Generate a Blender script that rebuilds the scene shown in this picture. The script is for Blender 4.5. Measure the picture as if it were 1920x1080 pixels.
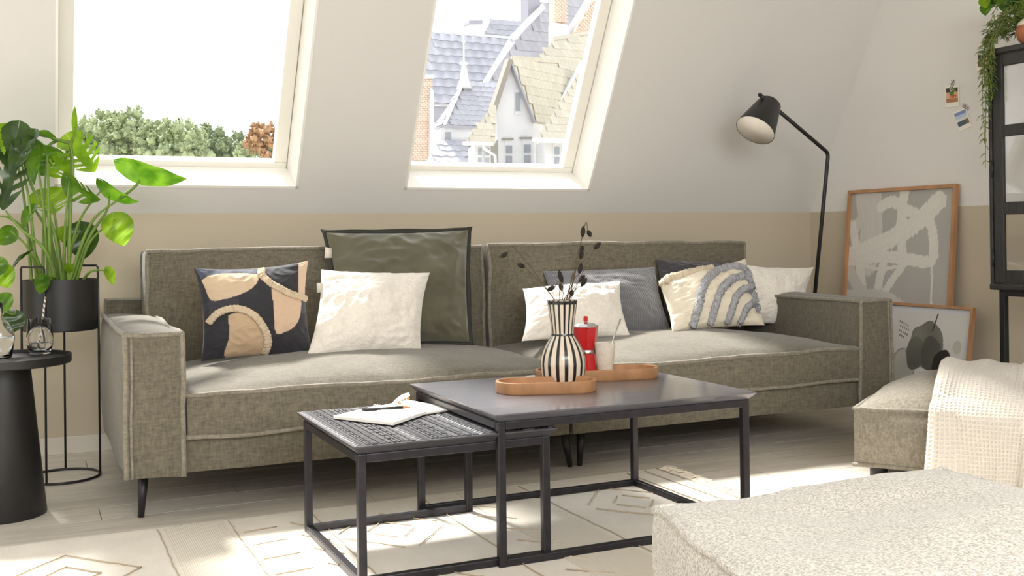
import bpy, bmesh, math, random
import numpy as np
from mathutils import Vector, Matrix, noise
for o in list(bpy.data.objects): bpy.data.objects.remove(o)
SC = bpy.context.scene; COL = SC.collection
V = Vector; PI = math.pi; R = math.radians
random.seed(7)

# ------------------------------------------------------------------ camera
F_PX, CY, YAW, ROLL, PITCH = 1980.5, 442.1, .4311, .0124, .0025
EYE = V((0, 0, 1.0))
_R0 = V((math.cos(YAW), -math.sin(YAW), 0)); _F0 = V((math.sin(YAW), math.cos(YAW), 0)); _Z = V((0, 0, 1))
CF = _F0 * math.cos(PITCH) + _Z * math.sin(PITCH)
_U = _Z * math.cos(PITCH) - _F0 * math.sin(PITCH)
CR = _R0 * math.cos(ROLL) - _U * math.sin(ROLL)
CU = _R0 * math.sin(ROLL) + _U * math.cos(ROLL)
# image right is content turned: x' = r cos + down sin
CR = _R0 * math.cos(ROLL) - _U * math.sin(ROLL)
cam = bpy.data.cameras.new('camera'); co = bpy.data.objects.new('camera', cam); COL.objects.link(co)
m = Matrix.Identity(4)
for i in range(3):
    m[i][0] = CR[i]; m[i][1] = CU[i]; m[i][2] = -CF[i]; m[i][3] = EYE[i]
co.matrix_world = m
cam.sensor_width = 36; cam.lens = F_PX / 1920 * 36; cam.shift_y = (CY - 540) / 1920; cam.clip_start = .05; cam.clip_end = 800
SC.camera = co

# ------------------------------------------------------------------ light
w = bpy.data.worlds.new('world'); SC.world = w; w.use_nodes = True
nt = w.node_tree; bg = nt.nodes['Background']
tc = nt.nodes.new('ShaderNodeTexCoord'); sp = nt.nodes.new('ShaderNodeSeparateXYZ'); cr = nt.nodes.new('ShaderNodeValToRGB')
nt.links.new(tc.outputs['Generated'], sp.inputs[0]); nt.links.new(sp.outputs['Z'], cr.inputs[0]); nt.links.new(cr.outputs[0], bg.inputs[0])
cr.color_ramp.elements[0].color = (1, .985, .95, 1); cr.color_ramp.elements[1].color = (.86, .93, 1, 1)
bg.inputs[1].default_value = 1.25
sun = bpy.data.lights.new('sun', 'SUN'); sun.energy = 7; sun.angle = R(8); sun.color = (1, .975, .94)
so = bpy.data.objects.new('sun', sun); COL.objects.link(so)
so.rotation_euler = V((.19, -1, -1.2)).to_track_quat('-Z', 'Y').to_euler()
def area(name, loc, size, power, color, aim, portal=False):
    l = bpy.data.lights.new(name, 'AREA'); l.shape = 'RECTANGLE'; l.size, l.size_y = size; l.energy = power; l.color = color
    o = bpy.data.objects.new(name, l); COL.objects.link(o); o.location = loc
    o.rotation_euler = (V(aim) - V(loc)).to_track_quat('-Z', 'Y').to_euler()
    if portal: l.cycles.is_portal = True
    return o
area('added_fill_light', (.7, -1.0, 2.8), (3.6, 2.6), 180, (.985, .985, 1), (.9, 2.2, 0))  # added area light to fill the room, not an actual lamp
SC.view_settings.view_transform = 'Standard'; SC.view_settings.look = 'None'; SC.view_settings.gamma = 1
SC.view_settings.exposure = 0.62
try: SC.view_settings.use_curve_mapping = False
except Exception: pass

# ------------------------------------------------------------------ pixel -> world (for laying out real positions)
def ray(px, py):
    a = (px - 960) / F_PX; b = -(py - CY) / F_PX
    return CF + CR * a + CU * b
def atZ(px, py, z): v = ray(px, py); return EYE + v * ((z - EYE.z) / v.z)
def atY(px, py, y): v = ray(px, py); return EYE + v * (y / v.y)
def atX(px, py, x): v = ray(px, py); return EYE + v * (x / v.x)
def px_of(P):
    d = V(P) - EYE; f = d.dot(CF); return (960 + F_PX * d.dot(CR) / f, CY - F_PX * d.dot(CU) / f)

# ------------------------------------------------------------------ materials
def srgb(h):
    c = [int(h[i:i+2], 16) / 255 for i in (0, 2, 4)]
    return tuple(x / 12.92 if x <= .04045 else ((x + .055) / 1.055) ** 2.4 for x in c) + (1,)
MATS = {}
class NB:
    def __init__(s, name):
        s.m = bpy.data.materials.new(name); s.m.use_nodes = True; s.t = s.m.node_tree; s.b = s.t.nodes['Principled BSDF']; s.out = s.t.nodes['Material Output']
        MATS[name] = s.m
    def n(s, typ, **k):
        x = s.t.nodes.new('ShaderNode' + typ)
        for a, v in k.items():
            if a.startswith('i_'):
                key = a[2:]; x.inputs[int(key) if key.isdigit() else key].default_value = v
            else: setattr(x, a, v)
        return x
    def l(s, a, b): s.t.links.new(a, b)
def mat(name, col, rough=.7, metal=0, spec=None, var=None, vscale=8, vstretch=(1, 1, 1), bump=0, bscale=60, bstretch=(1, 1, 1), bkind='noise', sheen=0, rand=0, vcol=False, coat=0, coords='Object', second=None, detail=4):
    s = NB(name); b = s.b
    c = srgb(col) if isinstance(col, str) else col
    b.inputs['Base Color'].default_value = c; b.inputs['Roughness'].default_value = rough; b.inputs['Metallic'].default_value = metal
    if spec is not None: b.inputs['Specular IOR Level'].default_value = spec
    if sheen: b.inputs['Sheen Weight'].default_value = sheen; b.inputs['Sheen Roughness'].default_value = .5
    if coat: b.inputs['Coat Weight'].default_value = coat; b.inputs['Coat Roughness'].default_value = .1
    tc = s.n('TexCoord'); src = None
    if vcol:
        a = s.n('Attribute', attribute_name='Col'); src = a.outputs['Color']
    if var is not None:
        mp = s.n('Mapping'); mp.inputs['Scale'].default_value = vstretch; s.l(tc.outputs[coords], mp.inputs[0])
        nz = s.n('TexNoise', i_Scale=vscale, i_Detail=detail); s.l(mp.outputs[0], nz.inputs['Vector'])
        rp = s.n('ValToRGB'); rp.color_ramp.elements[0].position = .3; rp.color_ramp.elements[1].position = .7
        c2 = srgb(second) if second else tuple(min(1, x * (1 + var)) for x in c[:3]) + (1,)
        c1 = c if second else tuple(x * (1 - var) for x in c[:3]) + (1,)
        rp.color_ramp.elements[0].color = c1; rp.color_ramp.elements[1].color = c2
        s.l(nz.outputs[0], rp.inputs[0])
        if src is not None:
            mx = s.n('Mix', data_type='RGBA', blend_type='MULTIPLY'); mx.inputs[0].default_value = 1
            s.l(src, mx.inputs[6]); s.l(rp.outputs[0], mx.inputs[7]); src = mx.outputs[2]
        else: src = rp.outputs[0]
    if rand:
        oi = s.n('ObjectInfo'); hs = s.n('HueSaturation'); mr = s.n('MapRange', i_3=1 - rand, i_4=1 + rand)
        s.l(oi.outputs['Random'], mr.inputs[0]); s.l(mr.outputs[0], hs.inputs['Value'])
        if src is not None: s.l(src, hs.inputs['Color'])
        else: hs.inputs['Color'].default_value = c
        src = hs.outputs[0]
    if src is not None: s.l(src, b.inputs['Base Color'])
    if bump:
        mp = s.n('Mapping'); mp.inputs['Scale'].default_value = bstretch; s.l(tc.outputs[coords], mp.inputs[0])
        if bkind == 'noise': t = s.n('TexNoise', i_Scale=bscale, i_Detail=3); o = t.outputs[0]
        elif bkind == 'voronoi': t = s.n('TexVoronoi', i_Scale=bscale); o = t.outputs[0]
        else: t = s.n('TexWave', i_Scale=bscale, bands_direction=bkind); o = t.outputs[1]
        s.l(mp.outputs[0], t.inputs['Vector'])
        bp = s.n('Bump', i_Strength=min(1, bump), i_Distance=.004 * max(1, bump)); s.l(o, bp.inputs['Height']); s.l(bp.outputs[0], b.inputs['Normal'])
    return s.m
def banded_wall(name):
    s = NB(name); g = s.n('NewGeometry'); sp = s.n('SeparateXYZ'); s.l(g.outputs['Position'], sp.inputs[0])
    nz = s.n('TexNoise', i_Scale=3.0); s.l(g.outputs['Position'], nz.inputs[0])
    ad = s.n('Math', operation='GREATER_THAN'); s.l(sp.outputs[2], ad.inputs[0]); ad.inputs[1].default_value = ZC
    mx = s.n('Mix', data_type='RGBA'); s.l(ad.outputs[0], mx.inputs[0]); mx.inputs[6].default_value = srgb('c8bca6'); mx.inputs[7].default_value = srgb('e6e3de')
    s.l(mx.outputs[2], s.b.inputs['Base Color']); s.b.inputs['Roughness'].default_value = .85
    n2 = s.n('TexNoise', i_Scale=180.0); s.l(g.outputs['Position'], n2.inputs[0]); bp = s.n('Bump', i_Strength=.08, i_Distance=.002); s.l(n2.outputs[0], bp.inputs['Height']); s.l(bp.outputs[0], s.b.inputs['Normal'])
    return s.m
def fabric(name, c1, c2, scale=90, bump=.5, rough=.9, sheen=.25, rand=0, bscale=420, streak=True):
    """woven melange: two thread directions + blotches"""
    s = NB(name); tc = s.n('TexCoord'); b = s.b; outs = []
    for st in (((1, 1, .25), (.25, 1, 1)) if streak else ((1, 1, 1),)):
        mp = s.n('Mapping'); mp.inputs['Scale'].default_value = st; s.l(tc.outputs['Object'], mp.inputs[0])
        nz = s.n('TexNoise', i_Scale=scale, i_Detail=5, i_Roughness=.7); s.l(mp.outputs[0], nz.inputs[0]); outs.append(nz.outputs[0])
    if len(outs) == 2:
        a = s.n('Math', operation='ADD'); s.l(outs[0], a.inputs[0]); s.l(outs[1], a.inputs[1]); d = s.n('Math', operation='MULTIPLY'); s.l(a.outputs[0], d.inputs[0]); d.inputs[1].default_value = .5; o = d.outputs[0]
    else: o = outs[0]
    rp = s.n('ValToRGB'); rp.color_ramp.elements[0].position = .36; rp.color_ramp.elements[1].position = .62
    rp.color_ramp.elements[0].color = srgb(c1); rp.color_ramp.elements[1].color = srgb(c2); s.l(o, rp.inputs[0]); s.l(rp.outputs[0], b.inputs['Base Color'])
    b.inputs['Roughness'].default_value = rough; b.inputs['Sheen Weight'].default_value = sheen; b.inputs['Sheen Roughness'].default_value = .45
    n2 = s.n('TexNoise', i_Scale=bscale, i_Detail=2); s.l(tc.outputs['Object'], n2.inputs[0])
    bp = s.n('Bump', i_Strength=bump, i_Distance=.003); s.l(n2.outputs[0], bp.inputs['Height']); s.l(bp.outputs[0], b.inputs['Normal'])
    return s.m
def leafmat(name, c1, c2, trans=.5):
    s = NB(name); tc = s.n('TexCoord'); nz = s.n('TexNoise', i_Scale=14.0); s.l(tc.outputs['Object'], nz.inputs[0])
    rp = s.n('ValToRGB'); rp.color_ramp.elements[0].color = srgb(c1); rp.color_ramp.elements[1].color = srgb(c2); rp.color_ramp.elements[0].position = .35; rp.color_ramp.elements[1].position = .65
    s.l(nz.outputs[0], rp.inputs[0]); s.l(rp.outputs[0], s.b.inputs['Base Color']); s.b.inputs['Roughness'].default_value = .28; s.b.inputs['Coat Weight'].default_value = .2
    tr = s.n('BsdfTranslucent'); hs = s.n('HueSaturation', i_Saturation=1.0, i_Value=.95); s.l(rp.outputs[0], hs.inputs['Color']); s.l(hs.outputs[0], tr.inputs[0])
    mx = s.n('MixShader', i_0=trans); s.l(s.b.outputs[0], mx.inputs[1]); s.l(tr.outputs[0], mx.inputs[2]); s.l(mx.outputs[0], s.out.inputs[0]); return s.m
def paneglass(name, refl=.06):
    s = NB(name); tr = s.n('BsdfTransparent'); gl = s.n('BsdfGlossy', i_Roughness=.0); fr = s.n('LayerWeight', i_Blend=.25); mu = s.n('Math', operation='MULTIPLY'); mu.inputs[1].default_value = refl * 4
    s.l(fr.outputs[1], mu.inputs[0]); mx = s.n('MixShader'); s.l(mu.outputs[0], mx.inputs[0]); s.l(tr.outputs[0], mx.inputs[1]); s.l(gl.outputs[0], mx.inputs[2]); s.l(mx.outputs[0], s.out.inputs[0]); return s.m
def glass(name, ior=1.45, col=(1, 1, 1, 1)):
    s = NB(name); s.b.inputs['Base Color'].default_value = col; s.b.inputs['Transmission Weight'].default_value = 1; s.b.inputs['Roughness'].default_value = 0; s.b.inputs['IOR'].default_value = ior; return s.m

# ------------------------------------------------------------------ mesh helpers
class MB:
    def __init__(s): s.v = []; s.f = []; s.smooth = True; s.col = None
    def add(s, vs, fs):
        o = len(s.v); s.v += [tuple(p) for p in vs]; s.f += [tuple(i + o for i in q) for q in fs]; return s
    def box(s, a, b, M=None):
        x0, y0, z0 = a; x1, y1, z1 = b
        vs = [V(p) for p in ((x0,y0,z0),(x1,y0,z0),(x1,y1,z0),(x0,y1,z0),(x0,y0,z1),(x1,y0,z1),(x1,y1,z1),(x0,y1,z1))]
        if M: vs = [M @ p for p in vs]
        return s.add(vs, [(0,3,2,1),(4,5,6,7),(0,1,5,4),(1,2,6,5),(2,3,7,6),(3,0,4,7)])
    def prism(s, poly, d):
        """poly: 3-D points; d: extrusion vector"""
        n = len(poly); d = V(d); P = [V(p) for p in poly]
        return s.add(P + [p + d for p in P], [tuple(range(n))[::-1], tuple(range(n, 2*n))] + [(i, (i+1) % n, n + (i+1) % n, n + i) for i in range(n)])
    def tube(s, pts, r, n=8, cap=True, flat=None):
        P = [V(p) for p in pts]; rs = r if isinstance(r, (list, tuple)) else [r] * len(P); vs = []; fs = []
        T = [(P[min(i+1, len(P)-1)] - P[max(i-1, 0)]).normalized() for i in range(len(P))]
        up = V((0, 0, 1)) if abs(T[0].z) < .9 else V((1, 0, 0)); A = T[0].cross(up).normalized()
        for i, p in enumerate(P):
            A = (A - T[i] * A.dot(T[i])); A = A.normalized() if A.length > 1e-6 else T[i].orthogonal().normalized(); B = T[i].cross(A)
            for k in range(n):
                t = 2*PI*k/n; vs.append(p + (A*math.cos(t) + B*math.sin(t)) * rs[i])
        for i in range(len(P)-1):
            for k in range(n): fs.append((i*n+k, i*n+(k+1)%n, (i+1)*n+(k+1)%n, (i+1)*n+k))
        if cap: fs.append(tuple(range(n))[::-1]); fs.append(tuple(range((len(P)-1)*n, len(P)*n)))
        return s.add(vs, fs)
    def lathe(s, prof, c=(0, 0, 0), n=40, M=None):
        c = V(c); vs = []; fs = []
        for r, z in prof:
            for k in range(n):
                t = 2*PI*k/n; p = V((r*math.cos(t), r*math.sin(t), z)); vs.append((M @ p if M else p) + c)
        for i in range(len(prof)-1):
            for k in range(n): fs.append((i*n+k, i*n+(k+1)%n, (i+1)*n+(k+1)%n, (i+1)*n+k))
        if prof[0][0] > 1e-4: fs.append(tuple(range(n))[::-1])
        if prof[-1][0] > 1e-4: fs.append(tuple(range((len(prof)-1)*n, len(prof)*n)))
        return s.add(vs, fs)
    def ball(s, c, r, seg=10, sq=(1, 1, 1)):
        c = V(c); vs = []; fs = []; rg = seg // 2 + 1
        for i in range(rg + 1):
            a = PI * i / rg
            for k in range(seg):
                t = 2*PI*k/seg; vs.append(c + V((math.sin(a)*math.cos(t)*r*sq[0], math.sin(a)*math.sin(t)*r*sq[1], math.cos(a)*r*sq[2])))
        for i in range(rg):
            for k in range(seg): fs.append((i*seg+k, (i+1)*seg+k, (i+1)*seg+(k+1)%seg, i*seg+(k+1)%seg))
        return s.add(vs, fs)
    def grid(s, fn, nu, nv, flip=False):
        vs = [fn(i/nu, j/nv) for j in range(nv+1) for i in range(nu+1)]; w = nu + 1
        fs = [(j*w+i, j*w+i+1, (j+1)*w+i+1, (j+1)*w+i) for j in range(nv) for i in range(nu)]
        if flip: fs = [q[::-1] for q in fs]
        return s.add(vs, fs)
    def build(s, name, material, parent=None, smooth=None, off=None, angle=None, loc=None):
        me = bpy.data.meshes.new(name)
        o3 = V(off) if off is not None else V((0, 0, 0))
        me.from_pydata([tuple(V(p) - o3) for p in s.v] if off is not None else s.v, [], s.f)
        me.materials.append(MATS[material] if isinstance(material, str) else material)
        if smooth or (smooth is None and s.smooth):
            me.polygons.foreach_set('use_smooth', [True] * len(me.polygons))
            if angle: me.set_sharp_from_angle(angle=R(angle))
        if s.col is not None:
            a = me.color_attributes.new('Col', 'FLOAT_COLOR', 'POINT'); a.data.foreach_set('color', [x for c in s.col for x in c])
        me.update(); o = bpy.data.objects.new(name, me); COL.objects.link(o)
        if parent is not None: o.parent = parent
        if loc is not None: o.location = loc
        return o
def tag(o, label=None, cat=None, group=None, kind=None):
    if label: o['label'] = label
    if cat: o['category'] = cat
    if group: o['group'] = group
    if kind: o['kind'] = kind
    return o
def thing(name, label, cat, loc=(0, 0, 0), rz=0, group=None, kind=None):
    o = bpy.data.objects.new(name, None); o.empty_display_size = .1; COL.objects.link(o); o.location = loc; o.rotation_euler = (0, 0, rz)
    return tag(o, label, cat, group, kind)
def struct(o): o['kind'] = 'structure'; return o
def bevelled(mb_obj, w=.004, seg=2):
    m = mb_obj.modifiers.new('bevel', 'BEVEL'); m.width = w; m.segments = seg; m.limit_method = 'ANGLE'; return mb_obj
def catmull(P, n=8):
    P = [V(p) for p in P]; Q = [P[0]*2 - P[1]] + P + [P[-1]*2 - P[-2]]; out = []
    for i in range(1, len(Q)-2):
        for k in range(n):
            t = k/n; a, b, c, d = Q[i-1], Q[i], Q[i+1], Q[i+2]
            out.append(.5*((2*b) + (c-a)*t + (2*a-5*b+4*c-d)*t*t + (3*b-a-3*c+d)*t**3))
    out.append(P[-1]); return out
def N3(p, f, a, seed=0):
    q = V(p) * f + V((seed*7.3, seed*3.1, -seed*5.7)); return noise.noise_vector(q) * a

# ------------------------------------------------------------------ palette
ZC = 1.146; YW = 5.47; XR = 4.669; TH = 1.0771; TT = math.tan(TH)
banded_wall('banded_paint')
mat('slope_paint', 'dedbd6', .85, bump=.08, bscale=180)
mat('white_lacquer', 'f3f0e8', .35)
mat('sash_paint', 'e9e5db', .4)
mat('floor_board', 'd2cabd', .42, var=.16, vscale=3, vstretch=(1, 9, 1), bump=.1, bscale=30, bstretch=(1, 12, 1), rand=.05, coords='Object')
mat('joint_dark', '7d7060', .9)
mat('skirting', 'd9d2c6', .5)
fabric('olive_weave', '534d42', '78715f', 110, .55)
fabric('olive_weave_light', '6a6456', '958d7d', 100, .5)  # ottoman cloth; on the sofa piping its paler tone paints in seam highlights
fabric('boucle', '9b958a', 'e6e2d9', 190, .6, streak=False, bscale=230)
mat('teddy', 'efe8dc', .95, bump=1, bscale=130, bkind='noise', sheen=.5, var=.05, vscale=60)
mat('velvet', '57543f', .75, sheen=.6, var=.18, vscale=7, bump=.15, bscale=300)
mat('velvet_edge', '2f3029', .8)
mat('printed_cotton', 'ffffff', .85, vcol=True, bump=.25, bscale=400, sheen=.2)
mat('rope_knit', 'd3bfa3', .95, bump=1, bscale=150, bkind='noise', var=.15, vscale=120)
mat('cord_fabric', '6f6f74', .8, bump=.9, bscale=26, bkind='X', sheen=.5, coords='Object')
mat('chunky_knit', '3c3a3e', .95, bump=2, bscale=60, sheen=.3)
mat('cream_cotton', 'e9dfca', .9, bump=.4, bscale=70, var=.05, vscale=9)
mat('grey_tuft', 'b9b9bd', 1, bump=1.5, bscale=240, var=.35, vscale=180)
mat('cream_tuft', 'ecdcc2', 1, bump=1.5, bscale=240, var=.12, vscale=150)
mat('waffle_cream', 'd9d1c4', .95, sheen=.3)
mat('black_metal', '1d1c1c', .42, bump=.05, bscale=500)
mat('gunmetal', '38363a', .35, metal=.6, var=.15, vscale=30)
mat('table_black', '58575e', .36, coat=.5, var=.25, vscale=4, vstretch=(1, 14, 1), bump=.12, bscale=14, bstretch=(1, 14, 1), spec=1)
mat('carved_black', '3c3b3f', .42, bump=.3, bscale=90, spec=.8)
mat('black_wood', '2b2928', .5, var=.3, vscale=20, vstretch=(4, 4, .6), bump=.5, bscale=50, bstretch=(3, 3, .4))
mat('acacia', 'a97c54', .45, var=.22, vscale=9, vstretch=(1, 6, 1), bump=.1, bscale=40, bstretch=(1, 5, 1))
mat('oak', 'b98a62', .5, var=.14, vscale=14, vstretch=(3, 1, .4), bump=.1, bscale=60)
mat('ceramic', 'ffffff', .22, vcol=True, coat=.4)
mat('red_enamel', 'b9131a', .3, coat=.5)
mat('steel', 'cfcfcf', .22, metal=1)
mat('cup_cream', 'd9cfbf', .4, var=.08, vscale=60)
mat('paper', 'f3eee3', .8)
mat('kraft', 'b98c5c', .8)
mat('art_print', 'ffffff', .6, vcol=True, bump=.35, bscale=25, bstretch=(1, 3, .6))
mat('passepartout', 'dcdde0', .7)
mat('rug_pile', 'e9e2d5', .97, var=.05, vscale=6, bump=.6, bscale=220)
mat('rug_rib', 'ddd5c6', .97, bump=.3, bscale=45, bkind='X')
mat('rug_line', 'b8a78e', .97)
mat('fringe', 'ece1cd', .97)
mat('stem_green', '6d8a35', .5, var=.2, vscale=12)
mat('soil', '2c211a', 1, bump=1, bscale=90)
leafmat('leaf_bright', '6f9a12', '9cc42a', .62)
leafmat('leaf_mid', '3f6a10', '6a9423', .45)
leafmat('leaf_dark', '1f3a0c', '37560f', .25)
leafmat('rhipsalis', '55701f', '8d9550', .25)
mat('dry_stem', '5c4f3c', .9)
mat('bunny_tail', '2d2722', 1, bump=1, bscale=250)
mat('terracotta', 'b0714c', .9, bump=1.5, bscale=160)
mat('copper', 'd98f5c', .3, metal=.8)
mat('shade_inside', 'efe6d8', .6)
mat('photo_print', 'ffffff', .35, vcol=True)
paneglass('window_glass', .05); paneglass('cabinet_glass', .14)
glass('clear_glass'); glass('water', 1.33, (.93, .97, 1, 1))
mat('straw_paper', 'ffffff', .7, vcol=True)
# outdoors
mat('tile_violet', 'a2a2aa', .7, rand=.07, var=.06, vscale=2)
mat('tile_beige', 'bdb6a6', .75, rand=.06, var=.06, vscale=2)
mat('tile_brown', 'b5a48c', .75, rand=.08)
mat('render_white', 'cfcfd2', .9, var=.03, vscale=1)
mat('render_grey', '9a9aa4', .9)
mat('brick_pale', 'd3b9a8', .9, rand=.1)
mat('mortar', 'c9c2b8', .95)
mat('grey_board', '8a857d', .8)  # warm grey for verge, window hoods and annex side wall
mat('far_glass', '8d929b', .2)
mat('ground_mat', 'c9c7bb', .95, var=.2, vscale=.2)
for i, (a, b) in enumerate((('83916a', 'b0ba90'), ('69775a', '929f78'), ('95714f', 'bd9a78'))):
    mat('crown_%d' % i, a, .95, var=.3, vscale=1.5, second=b, bump=1, bscale=6)
mat('trunk', '6b5d4d', .95)

# ================================================================== SETTING
XL = -2.0; YB = -3.2; ZT = 2.9; YT = YW - (ZT - ZC) / TT
def floor_build():
    root = struct(MB().box((XL, YB, -.06), (XR, YW, -.012)).build('floor', 'joint_dark', smooth=False))
    pw, pl = .195, 1.38; me = None; y = YW - pw; row = 0; col = 0
    b = MB().box((0, 0, -.012), (pl - .003, pw - .003, 0)); 
    while y > YB:
        x = XL - [0, .52, .93, .27, .71][row % 5] * 1.0
        while x < XR:
            x0, x1 = max(x, XL), min(x + pl - .003, XR)
            if x1 - x0 > .02:
                if x0 == x and x1 == x + pl - .003:
                    if me is None: o = b.build('plank', 'floor_board', root, smooth=False); me = o.data
                    else: o = bpy.data.objects.new('plank', me); COL.objects.link(o); o.parent = root
                    o.location = (x, y, 0)
                else:
                    o = MB().box((0, 0, -.012), (x1 - x0, pw - .003, 0)).build('plank', 'floor_board', root, smooth=False); o.location = (x0, y, 0)
            x += pl
        y -= pw; row += 1
floor_build()
struct(MB().box((XL - .1, YW, -.06), (XR + .1, YW + .12, ZC)).build('wall_back', 'banded_paint', smooth=False))
struct(MB().prism([(XR, YB, -.06), (XR, YW + .4, -.06), (XR, YW + .4, 2.0), (XR, YW, ZC), (XR, YT, ZT + .1), (XR, YB, ZT + .1)][:2] + [(XR, YW + .3, ZT + .1), (XR, YB, ZT + .1)], (.12, 0, 0)).build('wall_right', 'banded_paint', smooth=False))
LW = (2.2, 4.7, .1, 2.2)
struct(MB().box((XL - .12, YB, -.06), (XL, LW[0], ZT + .1)).box((XL - .12, LW[1], -.06), (XL, YW + .3, ZT + .1)).box((XL - .12, LW[0], -.06), (XL, LW[1], LW[2])).box((XL - .12, LW[0], LW[3]), (XL, LW[1], ZT + .1)).build('wall_left', 'banded_paint', smooth=False))
_t = struct(thing('window_5', 'tall white framed window added in the left wall for fill light, out of view', None, (XL, 3.45, .1))); _f = MB()  # unseen window, added so sky light reaches the left floor and arm
for _y in (LW[0], 3.42, LW[1] - .06): _f.box((XL - .09, _y, LW[2]), (XL - .03, _y + .06, LW[3]))
_f.box((XL - .09, LW[0], LW[2]), (XL - .03, LW[1], LW[2] + .07)).box((XL - .09, LW[0], LW[3] - .07), (XL - .03, LW[1], LW[3])); _f.build('window_frame', 'white_lacquer', _t, smooth=False, off=_t.location)
area('added_left_portal', (XL - .14, 3.45, 1.15), (2.5, 2.1), 1, (1, 1, 1), (0, 3.45, 1.15), True)
struct(MB().box((XL, YB, ZT), (XR, YT + .1, ZT + .12)).build('ceiling', 'slope_paint', smooth=False))
wl = MB().box((XL, YB - .12, -.06), (-1.8, YB, ZT)).box((3.9, YB - .12, -.06), (XR, YB, ZT)).box((-1.8, YB - .12, 2.55), (3.9, YB, ZT)).box((-1.8, YB - .12, -.06), (3.9, YB, .12))
struct(wl.build('wall_front', 'banded_paint', smooth=False))
def SLP(x, z, d=0):      # a point on the sloped wall, d metres outwards
    return V((x, YW - (z - ZC) / TT + d * math.sin(TH), z + d * math.cos(TH)))
WZ0 = 1.271; WZ1 = WZ0 + 1.78 * math.sin(TH) * .98
WINS = [(.126, 1.274), (1.852, 2.984), (-1.32, -.165)]
D_REV = .2
sl = MB(); xs = [XL]
for a, b in sorted(WINS): xs += [a, b]
xs.append(XR); nrm = V((0, math.sin(TH), math.cos(TH)))
def slab(x0, x1, z0, z1): sl.prism([SLP(x0, z0), SLP(x1, z0), SLP(x1, z1), SLP(x0, z1)], nrm * D_REV)
slab(XL, XR, ZC, WZ0); slab(XL, XR, WZ1, ZT)
for i in range(0, len(xs), 2): slab(xs[i], xs[i+1], WZ0, WZ1)
struct(sl.build('wall_sloped', 'slope_paint', smooth=False))
for wi, (a, b) in enumerate(WINS):
    t = struct(thing('window_%d' % (wi + 1), 'white roof window in the sloped wall ' + ('above the plant stand' if wi == 0 else 'looking out on tiled roofs' if wi == 1 else 'left of the frame'), None, SLP((a + b) / 2, WZ0)))
    o = t.location
    # lining of the reveal (thin white boards)
    li = MB(); e = .012
    for (x0, x1, z0, z1) in ((a, b, WZ0, WZ0 + e), (a, b, WZ1 - e, WZ1), (a, a + e, WZ0, WZ1), (b - e, b, WZ0, WZ1)):
        li.prism([SLP(x0, z0, -.003), SLP(x1, z0, -.003), SLP(x1, z1, -.003), SLP(x0, z1, -.003)], nrm * (D_REV + .003))
    li.build('window_lining', 'white_lacquer', t, smooth=False, off=o)
    def ring(m, x0, x1, z0, z1, wx, wz, d0, d1):
        for (p, q, r, s_) in ((x0, x1, z0, z0 + wz), (x0, x1, z1 - wz, z1), (x0, x0 + wx, z0 + wz, z1 - wz), (x1 - wx, x1, z0 + wz, z1 - wz)):
            m.prism([SLP(p, r, d0), SLP(q, r, d0), SLP(q, s_, d0), SLP(p, s_, d0)], nrm * (d1 - d0))
    fr = MB(); ring(fr, a - .03, b + .03, WZ0 - .03, WZ1 + .03, .045, .045, D_REV, D_REV + .07); bevelled(fr.build('window_frame', 'white_lacquer', t, smooth=False, off=o), .004)
    sa = MB(); ring(sa, a + .017, b - .017, WZ0 + .012, WZ1 - .012, .068, .03, D_REV + .012, D_REV + .075); bevelled(sa.build('window_sash', 'sash_paint', t, smooth=False, off=o), .006)
    pn = MB(); x0, x1, z0, z1 = a + .08, b - .08, WZ0 + .04, WZ1 - .04
    pn.prism([SLP(x0, z0, D_REV + .05), SLP(x1, z0, D_REV + .05), SLP(x1, z1, D_REV + .05), SLP(x0, z1, D_REV + .05)], nrm * .004)
    pn.build('window_pane', 'window_glass', t, smooth=False, off=o)
# unseen rear window behind the viewer, added to let in fill light
t = struct(thing('window_4', 'wide white framed window added behind the viewer for fill light', None, (.65, YB - .06, .12)))
f = MB()
for x in (-1.8, -.37, 1.05, 2.45, 3.84): f.box((x, YB - .09, .12), (x + .06, YB - .03, 2.55))
f.box((-1.8, YB - .09, .12), (3.9, YB - .03, .2)).box((-1.8, YB - .09, 2.47), (3.9, YB - .03, 2.55)); f.build('window_frame', 'white_lacquer', t, smooth=False, off=t.location)
pm = area('added_rear_portal', (1.05, YB - .15, 1.35), (5.7, 2.4), 1, (1, 1, 1), (1.05, 0, 1.35), True)
for wi, (a, b) in enumerate(WINS):
    c = SLP((a + b) / 2, (WZ0 + WZ1) / 2, D_REV + .12); area('skylight_portal', c, (b - a, 1.75), 1, (1, 1, 1), c - nrm, True)
bevelled(struct(MB().box((XL, YW - .014, 0), (XR - .014, YW, .082)).build('baseboard_back', 'skirting', smooth=False)), .003)
bevelled(struct(MB().box((XR - .014, YB, 0), (XR, YW - .014, .082)).build('baseboard_right', 'skirting', smooth=False)), .003)

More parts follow.
